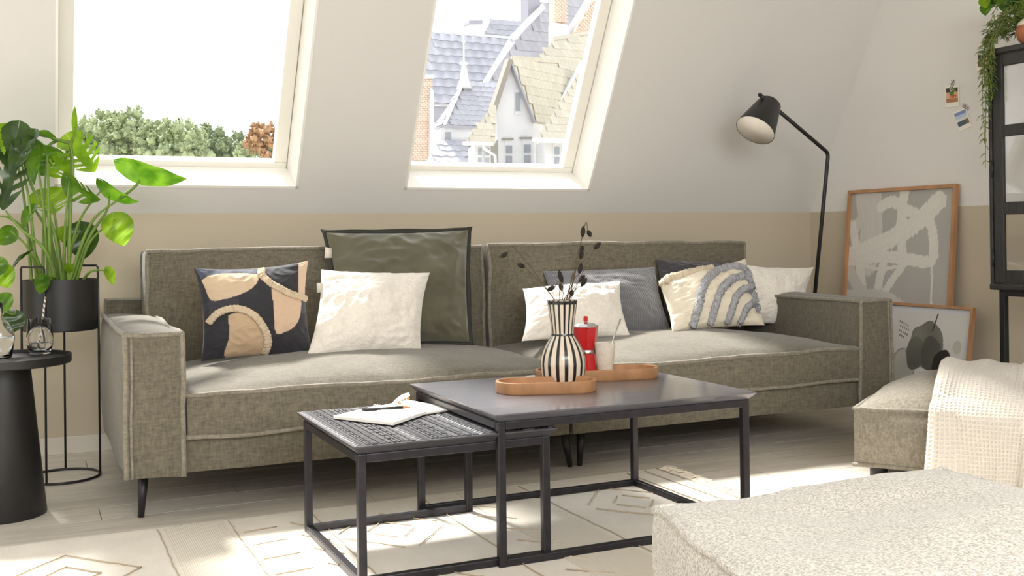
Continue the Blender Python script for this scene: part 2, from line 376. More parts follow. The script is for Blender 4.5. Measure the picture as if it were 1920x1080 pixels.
# ================================================================== soft furniture
def softbox(mb, a, b, bulge=(.0, .0, .0, .0, .0, .0), namp=.006, nf=4, seed=0, res=.045, M=None):
    """puffy box; bulge per face -x +x -y +y -z +z. returns position function on [-1,1]^3"""
    a, b = V(a), V(b); c = (a + b) / 2; h = (b - a) / 2
    def pos(x, y, z):
        p = V((c.x + h.x*x, c.y + h.y*y, c.z + h.z*z))
        fx, fy, fz = (1 - x*x), (1 - y*y), (1 - z*z); q = .6
        bx = (bulge[1] if x > 0 else bulge[0]); by = (bulge[3] if y > 0 else bulge[2]); bz = (bulge[5] if z > 0 else bulge[4])
        if abs(x) > .999: p.x += math.copysign(bx * (fy*fz)**q, x)
        if abs(y) > .999: p.y += math.copysign(by * (fx*fz)**q, y)
        if abs(z) > .999: p.z += math.copysign(bz * (fx*fy)**q, z)
        p += N3(p, nf, namp, seed) + N3(p, nf*3.1, namp*.35, seed + 2)
        return M @ p if M else p
    def n(L): return max(4, int(L / res))
    nx, ny, nz = n(2*h.x), n(2*h.y), n(2*h.z)
    for s_ in (-1, 1):
        mb.grid(lambda u, v: pos(s_, 2*u-1, 2*v-1), ny, nz, s_ < 0)
        mb.grid(lambda u, v: pos(2*u-1, s_, 2*v-1), nx, nz, s_ > 0)
        mb.grid(lambda u, v: pos(2*u-1, 2*v-1, s_), nx, ny, s_ < 0)
    return pos
def seam(mb, pos, path, r=.008, n=26):
    """piping along straight edges of the normalised box"""
    P = []
    for i in range(len(path)-1):
        A, B = V(path[i]), V(path[i+1]); P += [pos(*(A.lerp(B, k/n))) for k in range(n)]
    P.append(pos(*path[-1])); mb.tube(P, r, 7)

def sofa():
    t = thing('sofa', 'long olive grey woven sofa with loose back cushions under the roof windows', 'sofa', (2.09, 4.65, 0)); o = t.location
    L = 'olive_weave'
    # frames
    for k, (x0, x1) in enumerate(((.51, 2.085), (2.105, 3.67))):
        mb = MB(); pos = softbox(mb, (x0, 3.975, .165), (x1, 5.3, .3), (0, 0, .006, 0, 0, 0), .003, seed=k); b = mb.build('base', L, t, off=o)
        # seat cushion
        mb = MB(); pos = softbox(mb, (x0 + .004, 3.95, .295), (x1 - .004, 4.93, .447), (.01, .01, .022, 0, 0, .085), .011, 3.2, seed=11 + k, res=.03)
        s_ = mb.build('seat_cushion', L, t, off=o)
        pp = MB(); seam(pp, pos, [(-1, 1, 1), (-1, -1, 1), (1, -1, 1), (1, 1, 1)], .009); seam(pp, pos, [(-1, 1, -1), (-1, -1, -1), (1, -1, -1), (1, 1, -1)], .009); pp.build('piping', 'olive_weave_light', s_, off=o)  # paler piping colour stands in for highlights along the seams
        # back cushion
        y0 = 4.905 if k == 0 else 4.865
        tilt = Matrix.Translation(V((0, y0, .5))) @ Matrix.Rotation(R(-3), 4, 'X') @ Matrix.Translation(V((0, -y0, -.5)))
        xa, xb = (.487, 2.098) if k == 0 else (2.115, 3.69)
        mb = MB(); pos = softbox(mb, (xa, y0, .43), (xb, y0 + .22, .965), (.01, .01, .06, 0, 0, .012), .013, 3.0, seed=21 + k*3, res=.03, M=tilt)
        c = mb.build('back_cushion', L, t, off=o); pp = MB()
        seam(pp, pos, [(-1, -1, -1), (-1, -1, 1), (1, -1, 1), (1, -1, -1)], .0095); seam(pp, pos, [(-1, 1, -1), (-1, 1, 1), (1, 1, 1), (1, 1, -1)], .0095); pp.build('piping', 'olive_weave_light', c, off=o)
    mb = MB(); softbox(mb, (.33, 5.12, .165), (3.85, 5.33, .74), (0, 0, 0, 0, 0, .01), .006, seed=3); mb.build('back_frame', L, t, off=o)
    for k, (x0, x1) in enumerate(((.312, .508), (3.672, 3.868))):
        mb = MB(); pos = softbox(mb, (x0, 3.95, .165), (x1, 5.15, .672), (.035 if k == 0 else .0, .035 if k else .0, .01, 0, 0, .018), .009, 4.0, seed=31 + k, res=.03)
        a = mb.build('arm', L, t, off=o); pp = MB()
        seam(pp, pos, [(-1, -1, -1), (-1, -1, 1), (1, -1, 1), (1, -1, -1)], .0095); seam(pp, pos, [(-1, -1, 1), (-1, 1, 1)], .0095); seam(pp, pos, [(1, -1, 1), (1, 1, 1)], .0095)
        # flange seam set in from the outer front edge
        sx = -.8 if k == 0 else .8
        pp.tube([pos(sx, -1, -1 + 2*i/20) + V((0, -.002, 0)) for i in range(21)], .005, 6)
        pp.build('piping', 'olive_weave_light', a, off=o)
    for x, y, dx, dy in ((.385, 4.1, -.015, -.03), (2.125, 4.11, .022, -.02), (2.215, 4.11, -.022, -.02), (3.8, 4.1, .015, -.03), (.40, 5.24, -.02, .03), (2.1, 5.24, 0, .03), (3.78, 5.24, .02, .03)):
        MB().tube([(x, y, .18), (x + dx, y + dy, 0)], [.021, .011], 12).build('leg', 'black_metal', t, off=o)
    MB().lathe([(.08, .135), (.08, .16), (.05, .168)], (3.42, 4.25, 0)).build('centre_foot', 'black_metal', t, off=o)['label'] = 'round black foot under the base'
sofa()

# ---------------------------------------------------------------- cushions
def pillow(name, label, c4, thick, material, group=None, pinch=.09, wr=.008, seed=0, N=48, colfn=None, power=.56, wf=5, sag=0, flange=None):
    TL, TR, BR, BL = [V(p) for p in c4]; base = (BL + BR) / 2; nrmv = (TR - TL + BR - BL).cross(TL - BL + TR - BR).normalized()
    if nrmv.dot(EYE - base) < 0: nrmv = -nrmv
    def F(u, v, side=1, lift=0):    # u,v in [-1,1]; v=1 top
        uu = u * (1 - pinch*(1 - v*v)); vv = v * (1 - pinch*(1 - u*u)); s_, t_ = (uu+1)/2, (vv+1)/2
        p = BL.lerp(BR, s_).lerp(TL.lerp(TR, s_), t_)
        f = (max(0, (1-u*u)*(1-v*v))) ** power
        th = thick * 1.3 * f * (1 + sag * (-v) * .5)
        wv = noise.noise(V((u*wf*.5 + seed*3.3, v*wf*.5, seed))) * wr + abs(noise.noise(V((u*wf + seed, v*wf*1.3, seed + 4)))) * wr * -.9
        # corner creases
        r = (1-abs(u))*(1-abs(v)); cr_ = math.sin((math.atan2(1-abs(v)+.001, 1-abs(u)+.001))*9 + seed) * wr * .9 * math.exp(-6*(abs(1-abs(u)) + abs(1-abs(v)))) * (1 if r > 0 else 0)
        p = p + nrmv * (side * (th + (wv + cr_) * min(1, f*3)) + lift)
        return p
    mb = MB()
    def ff(side):
        def g(i, j):
            u = -math.cos(PI*i); v = -math.cos(PI*j); u = .55*u + .45*(2*i-1); v = .55*v + .45*(2*j-1)
            return F(u, v, side)
        return g
    mb.grid(ff(1), N, N); mb.grid(ff(-1), N, N, True)
    if colfn:
        cs = []
        for side in (1, -1):
            for j in range(N+1):
                for i in range(N+1):
                    a, b_ = i/N, j/N; u = .55*-math.cos(PI*a) + .45*(2*a-1); v = .55*-math.cos(PI*b_) + .45*(2*b_-1); cs.append(colfn(u, v))
        mb.col = cs
    loc = V((base.x, base.y, base.z))
    return mb, F, loc, nrmv
def uv_of(px, py, C):
    """inverse bilinear in the picture: TL TR BR BL corners -> u,v in [-1,1], used only to lay out a print"""
    TL, TR, BR, BL = [V((a, b, 0)) for a, b in C]; s_, t_ = .5, .5
    for _ in range(12):
        P = BL.lerp(BR, s_).lerp(TL.lerp(TR, s_), t_); ds = (BR-BL).lerp(TR-TL, t_); dt = TL.lerp(TR, s_) - BL.lerp(BR, s_); e = V((px, py, 0)) - P
        det = ds.x*dt.y - ds.y*dt.x; s_ += (e.x*dt.y - e.y*dt.x)/det; t_ += (ds.x*e.y - ds.y*e.x)/det
    return 2*s_-1, 2*t_-1
def inpoly(x, y, P):
    c = False; j = len(P)-1
    for i in range(len(P)):
        if (P[i][1] > y) != (P[j][1] > y) and x < (P[j][0]-P[i][0])*(y-P[i][1])/(P[j][1]-P[i][1]) + P[i][0]: c = not c
        j = i
    return c
def Y4(C, ys): return [atY(x, y, yy) for (x, y), yy in zip(C, ys)]
def smoothpoly(P, n=6): return [(p.x, p.y) for p in catmull([V((a, b, 0)) for a, b in P] + [V((P[0][0], P[0][1], 0))], n)]

# printed cushion with braids
C1 = [(364, 503), (578, 489), (588, 672), (377, 678)]
def k6(x, y): return (260 + x*.34375, 420 + y*.34375)
shapes = [([(325,312),(380,282),(455,268),(540,264),(600,272),(638,285),(615,345),(560,390),(500,415),(430,432),(365,430),(340,370)], 'cdb598'),
          ([(704,345),(760,385),(835,412),(893,428),(895,480),(880,540),(840,590),(790,618),(735,630),(722,520)], 'd4b79b'),
          ([(455,525),(530,510),(600,548),(660,610),(690,680),(680,745),(472,748),(470,640)], 'c4a888'),
          ([(868,190),(925,190),(925,405),(878,405),(874,300)], 'd8bda3'),
          ([(350,432),(515,412),(515,490),(440,490),(350,530)], '37353c'),
          ([(305,240),(630,240),(620,268),(540,262),(455,264),(380,278),(325,305)], '4b4f60'),
          ([(895,430),(940,435),(925,500),(893,500)], '3f4150'),
          ([(700,690),(760,640),(850,620),(925,640),(945,600),(960,660),(760,700)], '2c2830')]
SH = [([uv_of(*k6(x, y), C1) for x, y in P], srgb(c)) for P, c in shapes]
SH = [((smoothpoly(P) if i < 3 else P), c) for i, (P, c) in enumerate(SH)]
dark = srgb('2b2a2f')
def col1(u, v):
    for P, c in SH:
        if inpoly(u, v, P): return c
    return dark
w4 = Y4(C1, (4.6, 4.6, 4.47, 4.5))
mb, F, loc, nv = pillow('', '', w4, .075, '', N=150, colfn=col1, seed=1, wr=.008)
t = thing('throw_pillow', 'dark cushion with beige curved shapes and braided trim beside the left arm', 'cushion', loc)
mb.build('pillow_cover', 'printed_cotton', t, off=loc)
for path in ([(655,240),(653,285),(700,338),(760,372),(830,402),(938,418)], [(350,555),(395,512),(470,490),(545,502),(615,545),(668,615),(690,680),(678,738)]):
    P = [uv_of(*k6(x, y), C1) for x, y in path]; P = catmull([V((a, b, 0)) for a, b in P], 12)
    b = MB()
    for off_ in (-1, 0, 1):
        Q = []
        for i, p in enumerate(P):
            u, v = max(-.99, min(.99, p.x)), max(-.99, min(.99, p.y)); q = P[min(i+1, len(P)-1)] - P[max(i-1, 0)]; q = q.normalized()
            w_ = F(u - q.y*off_*.035, v + q.x*off_*.035, 1, .006); Q.append(w_ + nv * math.sin(i*1.6 + off_)*.0015)
        b.tube(Q, [.0085 + .0015*math.sin(i*2.1 + off_*2) for i in range(len(Q))], 8)
    b.build('braid_trim', 'rope_knit', t, off=loc)
# velvet cushion with flange
C2 = [(612, 436), (878, 431), (880, 641), (640, 650)]
w4 = Y4(C2, (4.82, 4.80, 4.62, 4.62))
mb, F, loc, nv = pillow('', '', w4, .085, '', seed=3, pinch=.045, wr=.03, N=60, wf=4)
t = thing('throw_pillow', 'large olive velvet cushion with dark flanged edge, tallest on the sofa', 'cushion', loc)
mb.build('pillow_cover', 'velvet', t, off=loc)
fl = MB()
for side in range(4):
    P = []
    for k in range(25):
        s_ = -1 + 2*k/24; u, v = [(s_, 1), (1, -s_), (-s_, -1), (-1, s_)][side]; P.append((u, v))
    rows = []
    for u, v in P:
        p = F(u, v); out = (p - F(u*.85, v*.85)); out = (out - nv*out.dot(nv)).normalized(); k_ = 1.35 if abs(u) > .99 and abs(v) > .99 else 1
        wob = .004*math.sin(u*9+v*7)
        rows.append((p - nv*.003, p + out*.024*k_ + nv*wob, p + out*.024*k_ - nv*(.003 - wob), p - nv*.006))
    o_ = len(fl.v)
    fl.add([q for r_ in rows for q in r_], [(4*i+a, 4*i+(a+1) % 4, 4*i+4+(a+1) % 4, 4*i+4+a) for i in range(24) for a in range(4)])
fl.build('flange', 'velvet_edge', t, off=loc)
pL = F(-1, .62); tb = MB().prism([pL + V((-.035, -.012, -.02)), pL + V((0, -.008, -.02)), pL + V((0, -.008, .025)), pL + V((-.03, -.012, .03))], (0, -.001, 0)); tb.build('care_tag', 'skirting', t, off=loc)
# teddy cushions
def simple(label, C, ys, th, m, **k):
    w4 = Y4(C, ys); mb, F, loc, nv = pillow('', '', w4, th, '', **k); o = mb.build('throw_pillow', m, off=loc, loc=loc); tag(o, label, 'cushion'); return o, F, loc, nv
o, F, loc, nv = simple('cream teddy cushion leaning against the large velvet cushion', [(602, 505), (806, 511), (790, 662), (573, 674)], (4.62, 4.62, 4.4, 4.36), .085, 'teddy', seed=5, wr=.016, pinch=.08, N=64)
tb = MB().prism([(F(-1, .62) + V(q)) - loc for q in ((-.022, -.01, -.03), (.004, -.01, -.03), (.004, -.01, .012), (-.022, -.01, .012))], (0, -.001, 0)); tb.build('care_tag', 'skirting', o)
simple('cream teddy cushion behind the striped vase', [(980, 541), (1163, 527), (1182, 630), (978, 640)], (4.66, 4.66, 4.42, 4.42), .075, 'teddy', seed=8, wr=.014, pinch=.08, N=64)
simple('blue grey ribbed corduroy cushion behind the vase', [(1018, 508), (1228, 500), (1260, 624), (1040, 630)], (4.84, 4.84, 4.62, 4.64), .07, 'cord_fabric', seed=9, wr=.010, pinch=.06, N=64)
simple('charcoal chunky knit cushion half hidden behind the tufted one', [(1230, 487), (1390, 492), (1400, 600), (1248, 606)], (4.83, 4.83, 4.7, 4.7), .05, 'chunky_knit', seed=10, wr=.018, pinch=.03, N=48)
simple('cream teddy cushion leaning against the right sofa arm', [(1385, 495), (1526, 501), (1502, 611), (1372, 612)], (4.78, 4.78, 4.6, 4.6), .075, 'teddy', seed=12, wr=.014, pinch=.10, N=64)
CR_ = [(1234, 527), (1398, 485), (1434, 610), (1260, 622)]
w4 = Y4(CR_, (4.62, 4.66, 4.44, 4.44)); mb, F, loc, nv = pillow('', '', w4, .08, '', seed=13, wr=.016, pinch=.06, N=64)
t = thing('throw_pillow', 'cream cushion with four shaggy grey rainbow arcs', 'cushion', loc); mb.build('pillow_cover', 'cream_cotton', t, off=loc)
def kr(x, y): return (1200 + x/5.647, 460 + y/5.647)
for path, r_, mm, ex in (([(528,900),(528,740),(545,600),(600,480),(690,380),(800,315),(960,285),(1070,310),(1140,370)], .021, 'grey_tuft', 'grey'),
                 ([(705,885),(712,740),(750,600),(850,490),(960,425),(1060,410),(1130,450),(1180,520)], .0195, 'grey_tuft', 'grey'),
                 ([(885,870),(900,740),(950,630),(1040,565),(1130,570),(1215,650)], .018, 'grey_tuft', 'grey'),
                 ([(1030,860),(1065,760),(1130,690),(1190,680),(1245,725)], .017, 'grey_tuft', 'grey'),
                 ([(205,440),(300,350),(420,290),(540,262),(640,235),(730,222)], .022, 'cream_tuft', 'cream')):
    P = catmull([V((*uv_of(*kr(x, y), CR_), 0)) for x, y in path], 14); b = MB(); Q = []
    for p in P: Q.append(F(max(-.97, min(.97, p.x)), max(-.97, min(.97, p.y)), 1, .004))
    b.tube(Q, [r_*(1 + .12*math.sin(i*2.7)) for i in range(len(Q))], 14)
    b.v = [tuple(V(p) + noise.noise_vector(V(p)*130)*.007) for p in b.v]
    rr = random.Random(3)
    for _ in range(int(len(Q)*5)):
        i = rr.randrange(len(Q)); d = V((rr.gauss(0, 1), -abs(rr.gauss(0, 1)), rr.gauss(0, 1))).normalized(); p = Q[i] + d*r_*.85; e = V((rr.gauss(0, 1), rr.gauss(0, 1), rr.gauss(0, 1)))*.003
        b.add([p + V((.003, 0, 0)), p + V((-.002, 0, .003)), p + d*.011 + e], [(0, 1, 2)])
    b.build('tufted_arc', mm, t, off=loc)

# ================================================================== tables
def nest_table(label, cx, cy, w, d, z, carved, open_side):
    t = thing('coffee_table', label, 'table', (cx, cy, 0)); hw, hd = w/2, d/2; T_ = .026; c = .022
    # top with undercut bevelled edge
    top = MB(); a = [(-hw, -hd), (hw, -hd), (hw, hd), (-hw, hd)]; b = [(-hw + c, -hd + c), (hw - c, -hd + c), (hw - c, hd - c), (-hw + c, hd - c)]
    top.add([(x, y, z) for x, y in a] + [(x, y, z - .004) for x, y in a] + [(x, y, z - T_) for x, y in b], [(0,1,2,3)] + [(i, 4+i, 4+(i+1) % 4, (i+1) % 4) for i in range(4)] + [(4+i, 8+i, 8+(i+1) % 4, 4+(i+1) % 4) for i in range(4)] + [(11,10,9,8)])
    top.build('table_top', 'table_black' if not carved else 'carved_black', t, smooth=False)
    r = .0125; zz = z - T_; lx, ly = hw - .03, hd - .03
    for sx in (-1, 1):
        for sy in (-1, 1):
            x, y = sx*lx, sy*ly; l = MB().box((x - r, y - r, .008), (x + r, y + r, zz)); bevelled(l.build('leg', 'gunmetal', t, smooth=False), .003)
            MB().lathe([(.011, 0), (.011, .009)], (x - sx*.03, y, 0), 10).build('foot_pad', 'black_metal', t)
    for nm, A, B in (('rail', (-lx, -ly), (lx, -ly)), ('rail', (-lx, ly), (lx, ly)), ('rail', (-lx, -ly), (-lx, ly)), ('rail', (lx, -ly), (lx, ly))):
        for zc in (zz - .0125, .0205):
            side = 0 if A[1] == B[1] else (-1 if A[0] < 0 else 1)
            if zc < .1 and side == open_side: continue
            x0, x1 = sorted((A[0], B[0])); y0, y1 = sorted((A[1], B[1]))
            bb = MB().box((x0 - (r if side else -r), y0 - (-r if side else r), zc - r), (x1 + (r if side else -r), y1 + (-r if side else r), zc + r)) if True else None
            bevelled(bb.build('rail', 'gunmetal', t, smooth=False), .003)
    return t
big = nest_table('large black nesting table with smooth wooden top', 1.746, 3.2755, .961, .776, .4734, False, -1)
small = nest_table('small black nesting table with carved top, tucked under the larger one', 1.159, 3.251, .648, .69, .4144, True, 1)
# carved relief: little blocks of several kinds laid in a loop, joined (too many to pick apart)
rr = random.Random(5); cv = MB(); x = -.315
bands = []
while x < .31:
    wv = rr.choice([.012, .018, .028, .04]); bands.append((x, min(x + wv, .313), rr.choice('abcd'))); x += wv + .005
for x0, x1, k in bands:
    y = -.333
    while y < .333:
        if k == 'a': cv.box((x0, y, .4143), (x1, y + .011, .4178)); y += .016
        elif k == 'b':
            L_ = rr.uniform(.05, .14); cv.box((x0, y, .4143), (x1, min(y + L_, .335), .4172)); y += L_ + .006
        elif k == 'c':
            cv.add([(x0, y, .4143), (x1, y, .4143), (x1, y + .018, .4143), (x0, y + .018, .4143), ((x0+x1)/2, y + .009, .419)], [(0,1,4),(1,2,4),(2,3,4),(3,0,4)]); y += .021
        else: cv.box((x0, y, .4143), ((x0*.6+x1*.4), y + .05, .4176)); cv.box((x0*.35+x1*.65, y, .4143), (x1, y + .035, .4182)); y += .056
o = cv.build('carved_relief', 'carved_black', small, smooth=False); o['kind'] = 'stuff'

# trays
def tray(A, B, r, label, z=.4736, h=.04):
    A, B = V((*A, 0)), V((*B, 0)); ax = (B - A).normalized(); px = V((-ax.y, ax.x, 0)); c = (A + B)/2; L_ = (B - A).length/2 - r
    def outl(rad, n=20):
        P = []
        for k in range(n+1): t_ = -PI/2 + PI*k/n; P.append(c + ax*(L_ + rad*math.cos(t_)) + px*rad*math.sin(t_))
        for k in range(n+1): t_ = PI/2 + PI*k/n; P.append(c + ax*(-L_ + rad*math.cos(t_)) + px*rad*math.sin(t_))
        return P
    prof = [(r - .004, 0), (r, .005), (r, h - .002), (r - .002, h), (r - .009, h), (r - .011, h - .002), (r - .012, .009)]
    m = MB(); rings = [[p + V((0, 0, z + zz)) for p in outl(rad)] for rad, zz in prof]; n = len(rings[0])
    vs = [p for q in rings for p in q]; fs = [(i*n+k, i*n+(k+1) % n, (i+1)*n+(k+1) % n, (i+1)*n+k) for i in range(len(prof)-1) for k in range(n)] + [tuple(range(n))[::-1], tuple(range((len(prof)-1)*n, len(prof)*n))]
    m.add(vs, fs); loc = V((c.x, c.y, z)); o = m.build('serving_tray', 'acacia', off=loc, loc=loc, angle=40); tag(o, label, 'tray', 'oval wooden trays'); return o
tray(atZ(929, 727, .49)[:2], atZ(1118, 722, .49)[:2], .082, 'oval acacia tray under the striped vase, nearest')
tray(atZ(1004, 706, .49)[:2], atZ(1232, 697, .49)[:2], .082, 'longer oval acacia tray holding the red moka pot, behind')
# striped vase
zb = .4736 + .0095
vc = atZ(1059, 716, zb + .004); vc.z = zb; vc.y += .012
hv = .232
k_ = atY(1059, 562, vc.y).z - zb; hv = k_
def vprof(s):   # s 0..1 height -> radius
    pts = [(0, .066), (.04, .072), (.12, .079), (.24, .082), (.33, .078), (.42, .068), (.5, .055), (.565, .042), (.59, .039), (.615, .0395), (.72, .043), (.85, .0485), (1, .054)]
    for (a, ra), (b, rb) in zip(pts, pts[1:]):
        if s <= b: t_ = (s-a)/(b-a); return ra + (rb-ra)*t_
    return pts[-1][1]
vz = MB(); n = 192; rows = 90; cols = []
blk = srgb('17171a'); crm = srgb('d8cbb8')
for j in range(rows+1):
    s_ = j/rows; r_ = sum(vprof(max(0, min(1, s_ + d))) for d in (-.02, -.01, 0, .01, .02))/5
    for k in range(n):
        a = 2*PI*k/n; vz.v.append((r_*math.cos(a), r_*math.sin(a), s_*hv))
        ph = (k/n*16) % 1; wdt = .38
        cols.append(blk if (ph < wdt or s_ < .035 or .955 < s_ < .99 or .575 < s_ < .60) else crm)
for j in range(rows):
    for k in range(n): vz.f.append((j*n+k, j*n+(k+1) % n, (j+1)*n+(k+1) % n, (j+1)*n+k))
vz.f.append(tuple(range(n))[::-1])
o0 = len(vz.v)
for r_, z in ((.0505, hv), (.0445, hv*.85), (.035, hv*.6), (.06, hv*.4), (.06, hv*.1)):
    for k in range(n): a = 2*PI*k/n; vz.v.append((r_*math.cos(a), r_*math.sin(a), z)); cols.append(crm)
for k in range(n): vz.f.append((rows*n+k, rows*n+(k+1) % n, o0+(k+1) % n, o0+k))
for j in range(4):
    for k in range(n): vz.f.append((o0+j*n+k, o0+j*n+(k+1) % n, o0+(j+1)*n+(k+1) % n, o0+(j+1)*n+k))
vz.f.append(tuple(range(o0+4*n, o0+5*n)))
vz.col = cols; o = vz.build('vase', 'ceramic', loc=vc); tag(o, 'black and cream vertically striped ceramic vase holding dried grasses', 'vase')
# dried bunny tail stems: head centre px, direction px, length px
heads = [((1093, 434), (0, -1), 24), ((1105, 438), (.35, 1), 16), ((1120, 461), (.65, -.7), 20), ((945, 478), (-.9, .6), 18), ((977, 498), (-.9, -.35), 17), ((1090, 477), (.1, -1), 20), ((1091, 466), (.2, -1), 14), ((1088, 503), (.25, -1), 24), ((1033, 541), (-.9, .4), 19), ((1051, 518), (-.3, -1), 28), ((1052, 538), (.15, 1), 17), ((1091, 522), (.6, -.8), 20), ((1095, 529), (.55, -.9), 22), ((1072, 549), (.1, -1), 14)]
mouth = vc + V((0, 0, hv*.93))
for i, (h, d, L_) in enumerate(heads):
    yy = vc.y + random.uniform(-.05, .05); c = atY(h[0], h[1], yy); s_ = .001785*.95
    dv = (CR*d[0] - CU*d[1] + V((0, random.uniform(-.3, .3), 0))).normalized(); hl = L_*s_*.5
    root = mouth + V((random.uniform(-.02, .02), random.uniform(-.02, .02), -.08)); rim = mouth + V((max(-.025, min(.025, (c.x-mouth.x)*.25)), random.uniform(-.01, .01), .01))
    if d[1] > 0: mid = c + dv*(-hl*2.2) + V((0, 0, .012)); path = [root, rim, rim.lerp(mid, .6) + V((0, 0, .01)), mid, c - dv*hl]
    else: path = [root, rim, rim.lerp(c, .55) + V((0, 0, .012)), c - dv*hl]
    t = thing('dried_grass', ['dried bunny tail grass stem standing in the striped vase'][0], 'dried grass', root, group='dried bunny tail stems in the vase')
    MB().tube(catmull(path, 8), .0014, 5).build('stem', 'dry_stem', t, off=root)
    hd = MB(); hd.tube([c - dv*hl*(1-2*k/10) for k in range(11)], [max(.0008, 0.0088*(math.sin(PI*min(1, (k+.6)/10.8))**.7)) for k in range(11)], 12)
    rr = random.Random(i)
    for _ in range(60):
        q = rr.uniform(-.9, 1); a = V((rr.gauss(0, 1), rr.gauss(0, 1), rr.gauss(0, 1))).normalized(); p = c + dv*hl*q + a*.0068; hd.add([p, p + a.cross(dv)*.0008, p + a*.003 + dv*.005], [(0, 1, 2)])
    hd.build('seed_head', 'bunny_tail', t, off=root)
# moka pot
mp = atZ(1104, 700, zb); mp.z = zb; mp += V((.0, .02, 0))
mk = atY(1106, 612, mp.y).z - mp.z   # height to lid edge
t = thing('moka_pot', 'red octagonal stovetop moka pot standing on the longer wooden tray', 'coffee pot', mp, 1.2)
n8 = 8
MB().lathe([(.047, 0), (.048, .003), (.040, mk*.40), (.038, mk*.43)], n=n8).build('boiler', 'red_enamel', t, smooth=False)
MB().lathe([(.039, mk*.43), (.0395, mk*.44), (.0395, mk*.50), (.0385, mk*.51)], n=24).build('steel_collar', 'steel', t, angle=40)
MB().lathe([(.037, mk*.51), (.040, mk*.55), (.048, mk*.98), (.0485, mk)], n=n8).build('pot_body', 'red_enamel', t, smooth=False)
ld = MB().lathe([(.0495, mk), (.0495, mk + .003), (.032, mk + .012), (.006, mk + .017), (.005, mk + .02)], n=n8).build('lid', 'steel', t, smooth=False)
MB().lathe([(.005, mk + .018), (.0085, mk + .021), (.0085, mk + .036), (.006, mk + .04)], n=8).build('lid_knob', 'red_enamel', ld, smooth=False)
MB().prism([(-.043, -.008, mk*.97), (-.068, 0, mk*.99), (-.043, .008, mk*.97), (-.042, 0, mk*.75)], (0, 0, .002)).build('spout', 'red_enamel', t, smooth=False)
MB().tube(catmull([(.045, .0, mk*.93), (.078, 0, mk*.95), (.082, 0, mk*.7), (.072, 0, mk*.5)], 6), .0065, 8).build('handle', 'black_metal', t)
# cup and spoon
cp = atZ(1133, 704, zb); cp.z = zb; cp += V((.03, .045, 0)); ch = atY(1137, 642, cp.y).z - cp.z
o = MB().lathe([(.027, 0), (.028, .002), (.040, ch), (.038, ch), (.0265, .006), (.0, .006)], n=36).build('cup', 'cup_cream', loc=cp, angle=50); tag(o, 'tall cream stoneware cup behind the red moka pot', 'cup')
s0 = cp + V((-.01, .0, .02)); s1 = atY(1163, 598, cp.y + .01)
t = thing('spoon', 'thin metal spoon standing in the cream cup', 'spoon', s0)
MB().tube([s0, s0.lerp(s1, .5), s1], [.0022, .0022, .0035], 8).build('spoon_handle', 'steel', t, off=s0)
MB().ball(s0, .012, 10, (.9, .3, 1.2)).build('spoon_bowl', 'steel', t, off=s0)
# notebook, pen, clip
zt = .4144 + .005
A, B, Cc, D_ = [atZ(x, y, zt + .010) for x, y in ((624, 780), (738, 793), (800, 772), (700, 762))]
def slabq(name, P, z0, z1, m, parent, off): mm = MB(); mm.prism([V((p.x, p.y, z0)) for p in P], (0, 0, z1 - z0)); return mm.build(name, m, parent, smooth=False, off=off)
nl = V((A.x, A.y, zt))
t = thing('notebook', 'open spiral notebook lying on the carved small table', 'notebook', nl)
E1 = atZ(851, 766, zt + .006); E2 = atZ(765, 750, zt + .006)
W_ = (B - A); Hh = (D_ - A)
slabq('cover', [A, B, Cc, D_], zt, zt + .002, 'black_metal', t, nl)
slabq('page_block', [A + W_*.01, B - W_*.01, Cc - W_*.01, D_ + W_*.01], zt + .002, zt + .011, 'paper', t, nl)
slabq('back_page', [Cc - W_*.02, D_, E2, E1], zt + .0005, zt + .007, 'paper', t, nl)
sp_ = MB()
for k in range(20):
    c = D_.lerp(Cc, (k + .5)/20); c.z = zt + .008; ax = Hh.normalized(); sp_.tube([c + ax*.009*math.cos(a) + V((0, 0, .009*math.sin(a))) for a in [2*PI*q/10 for q in range(11)]], .0013, 5, False)
sp_.build('spiral_binding', 'paper', t, off=nl)
sk = MB()
rr = random.Random(2)
for k in range(14):
    p = A.lerp(B, rr.uniform(.35, .9)) + Hh*rr.uniform(.2, .8); p.z = zt + .0113; q = p + W_.normalized()*rr.uniform(.01, .03) + Hh.normalized()*rr.uniform(-.01, .01); sk.tube([p, p.lerp(q, .5) + Hh.normalized()*.004, q], .0006, 4)
sk.build('pencil_sketch', 'gunmetal', t, off=nl)['kind'] = 'stuff'
p0 = atZ(679, 768, zt + .02); p1 = atZ(757, 764, zt + .02); pl_ = p0.copy()
t = thing('pen', 'slim black pen lying across the open notebook', 'pen', p0)
MB().tube([p0, p0.lerp(p1, .98)], .0048, 12).build('pen_barrel', 'black_metal', t, off=p0)
MB().tube([p0.lerp(p1, .98), p1, p1 + (p1-p0).normalized()*.022], [.0045, .0042, .0012], 10).build('pen_tip', 'copper', t, off=p0)
MB().box((-.001, -.001, 0), (.001, .001, .001)).tube([p0 - p0 + V((0.004, 0, -.006)), (p1-p0)*.35 + V((0, 0, -.006))], .0012, 6).build('pen_clip', 'black_metal', t)
c0 = atZ(752, 758, zt + .013); t = thing('hair_clip', 'small pale claw clip resting on the notebook spiral', 'clip', c0)
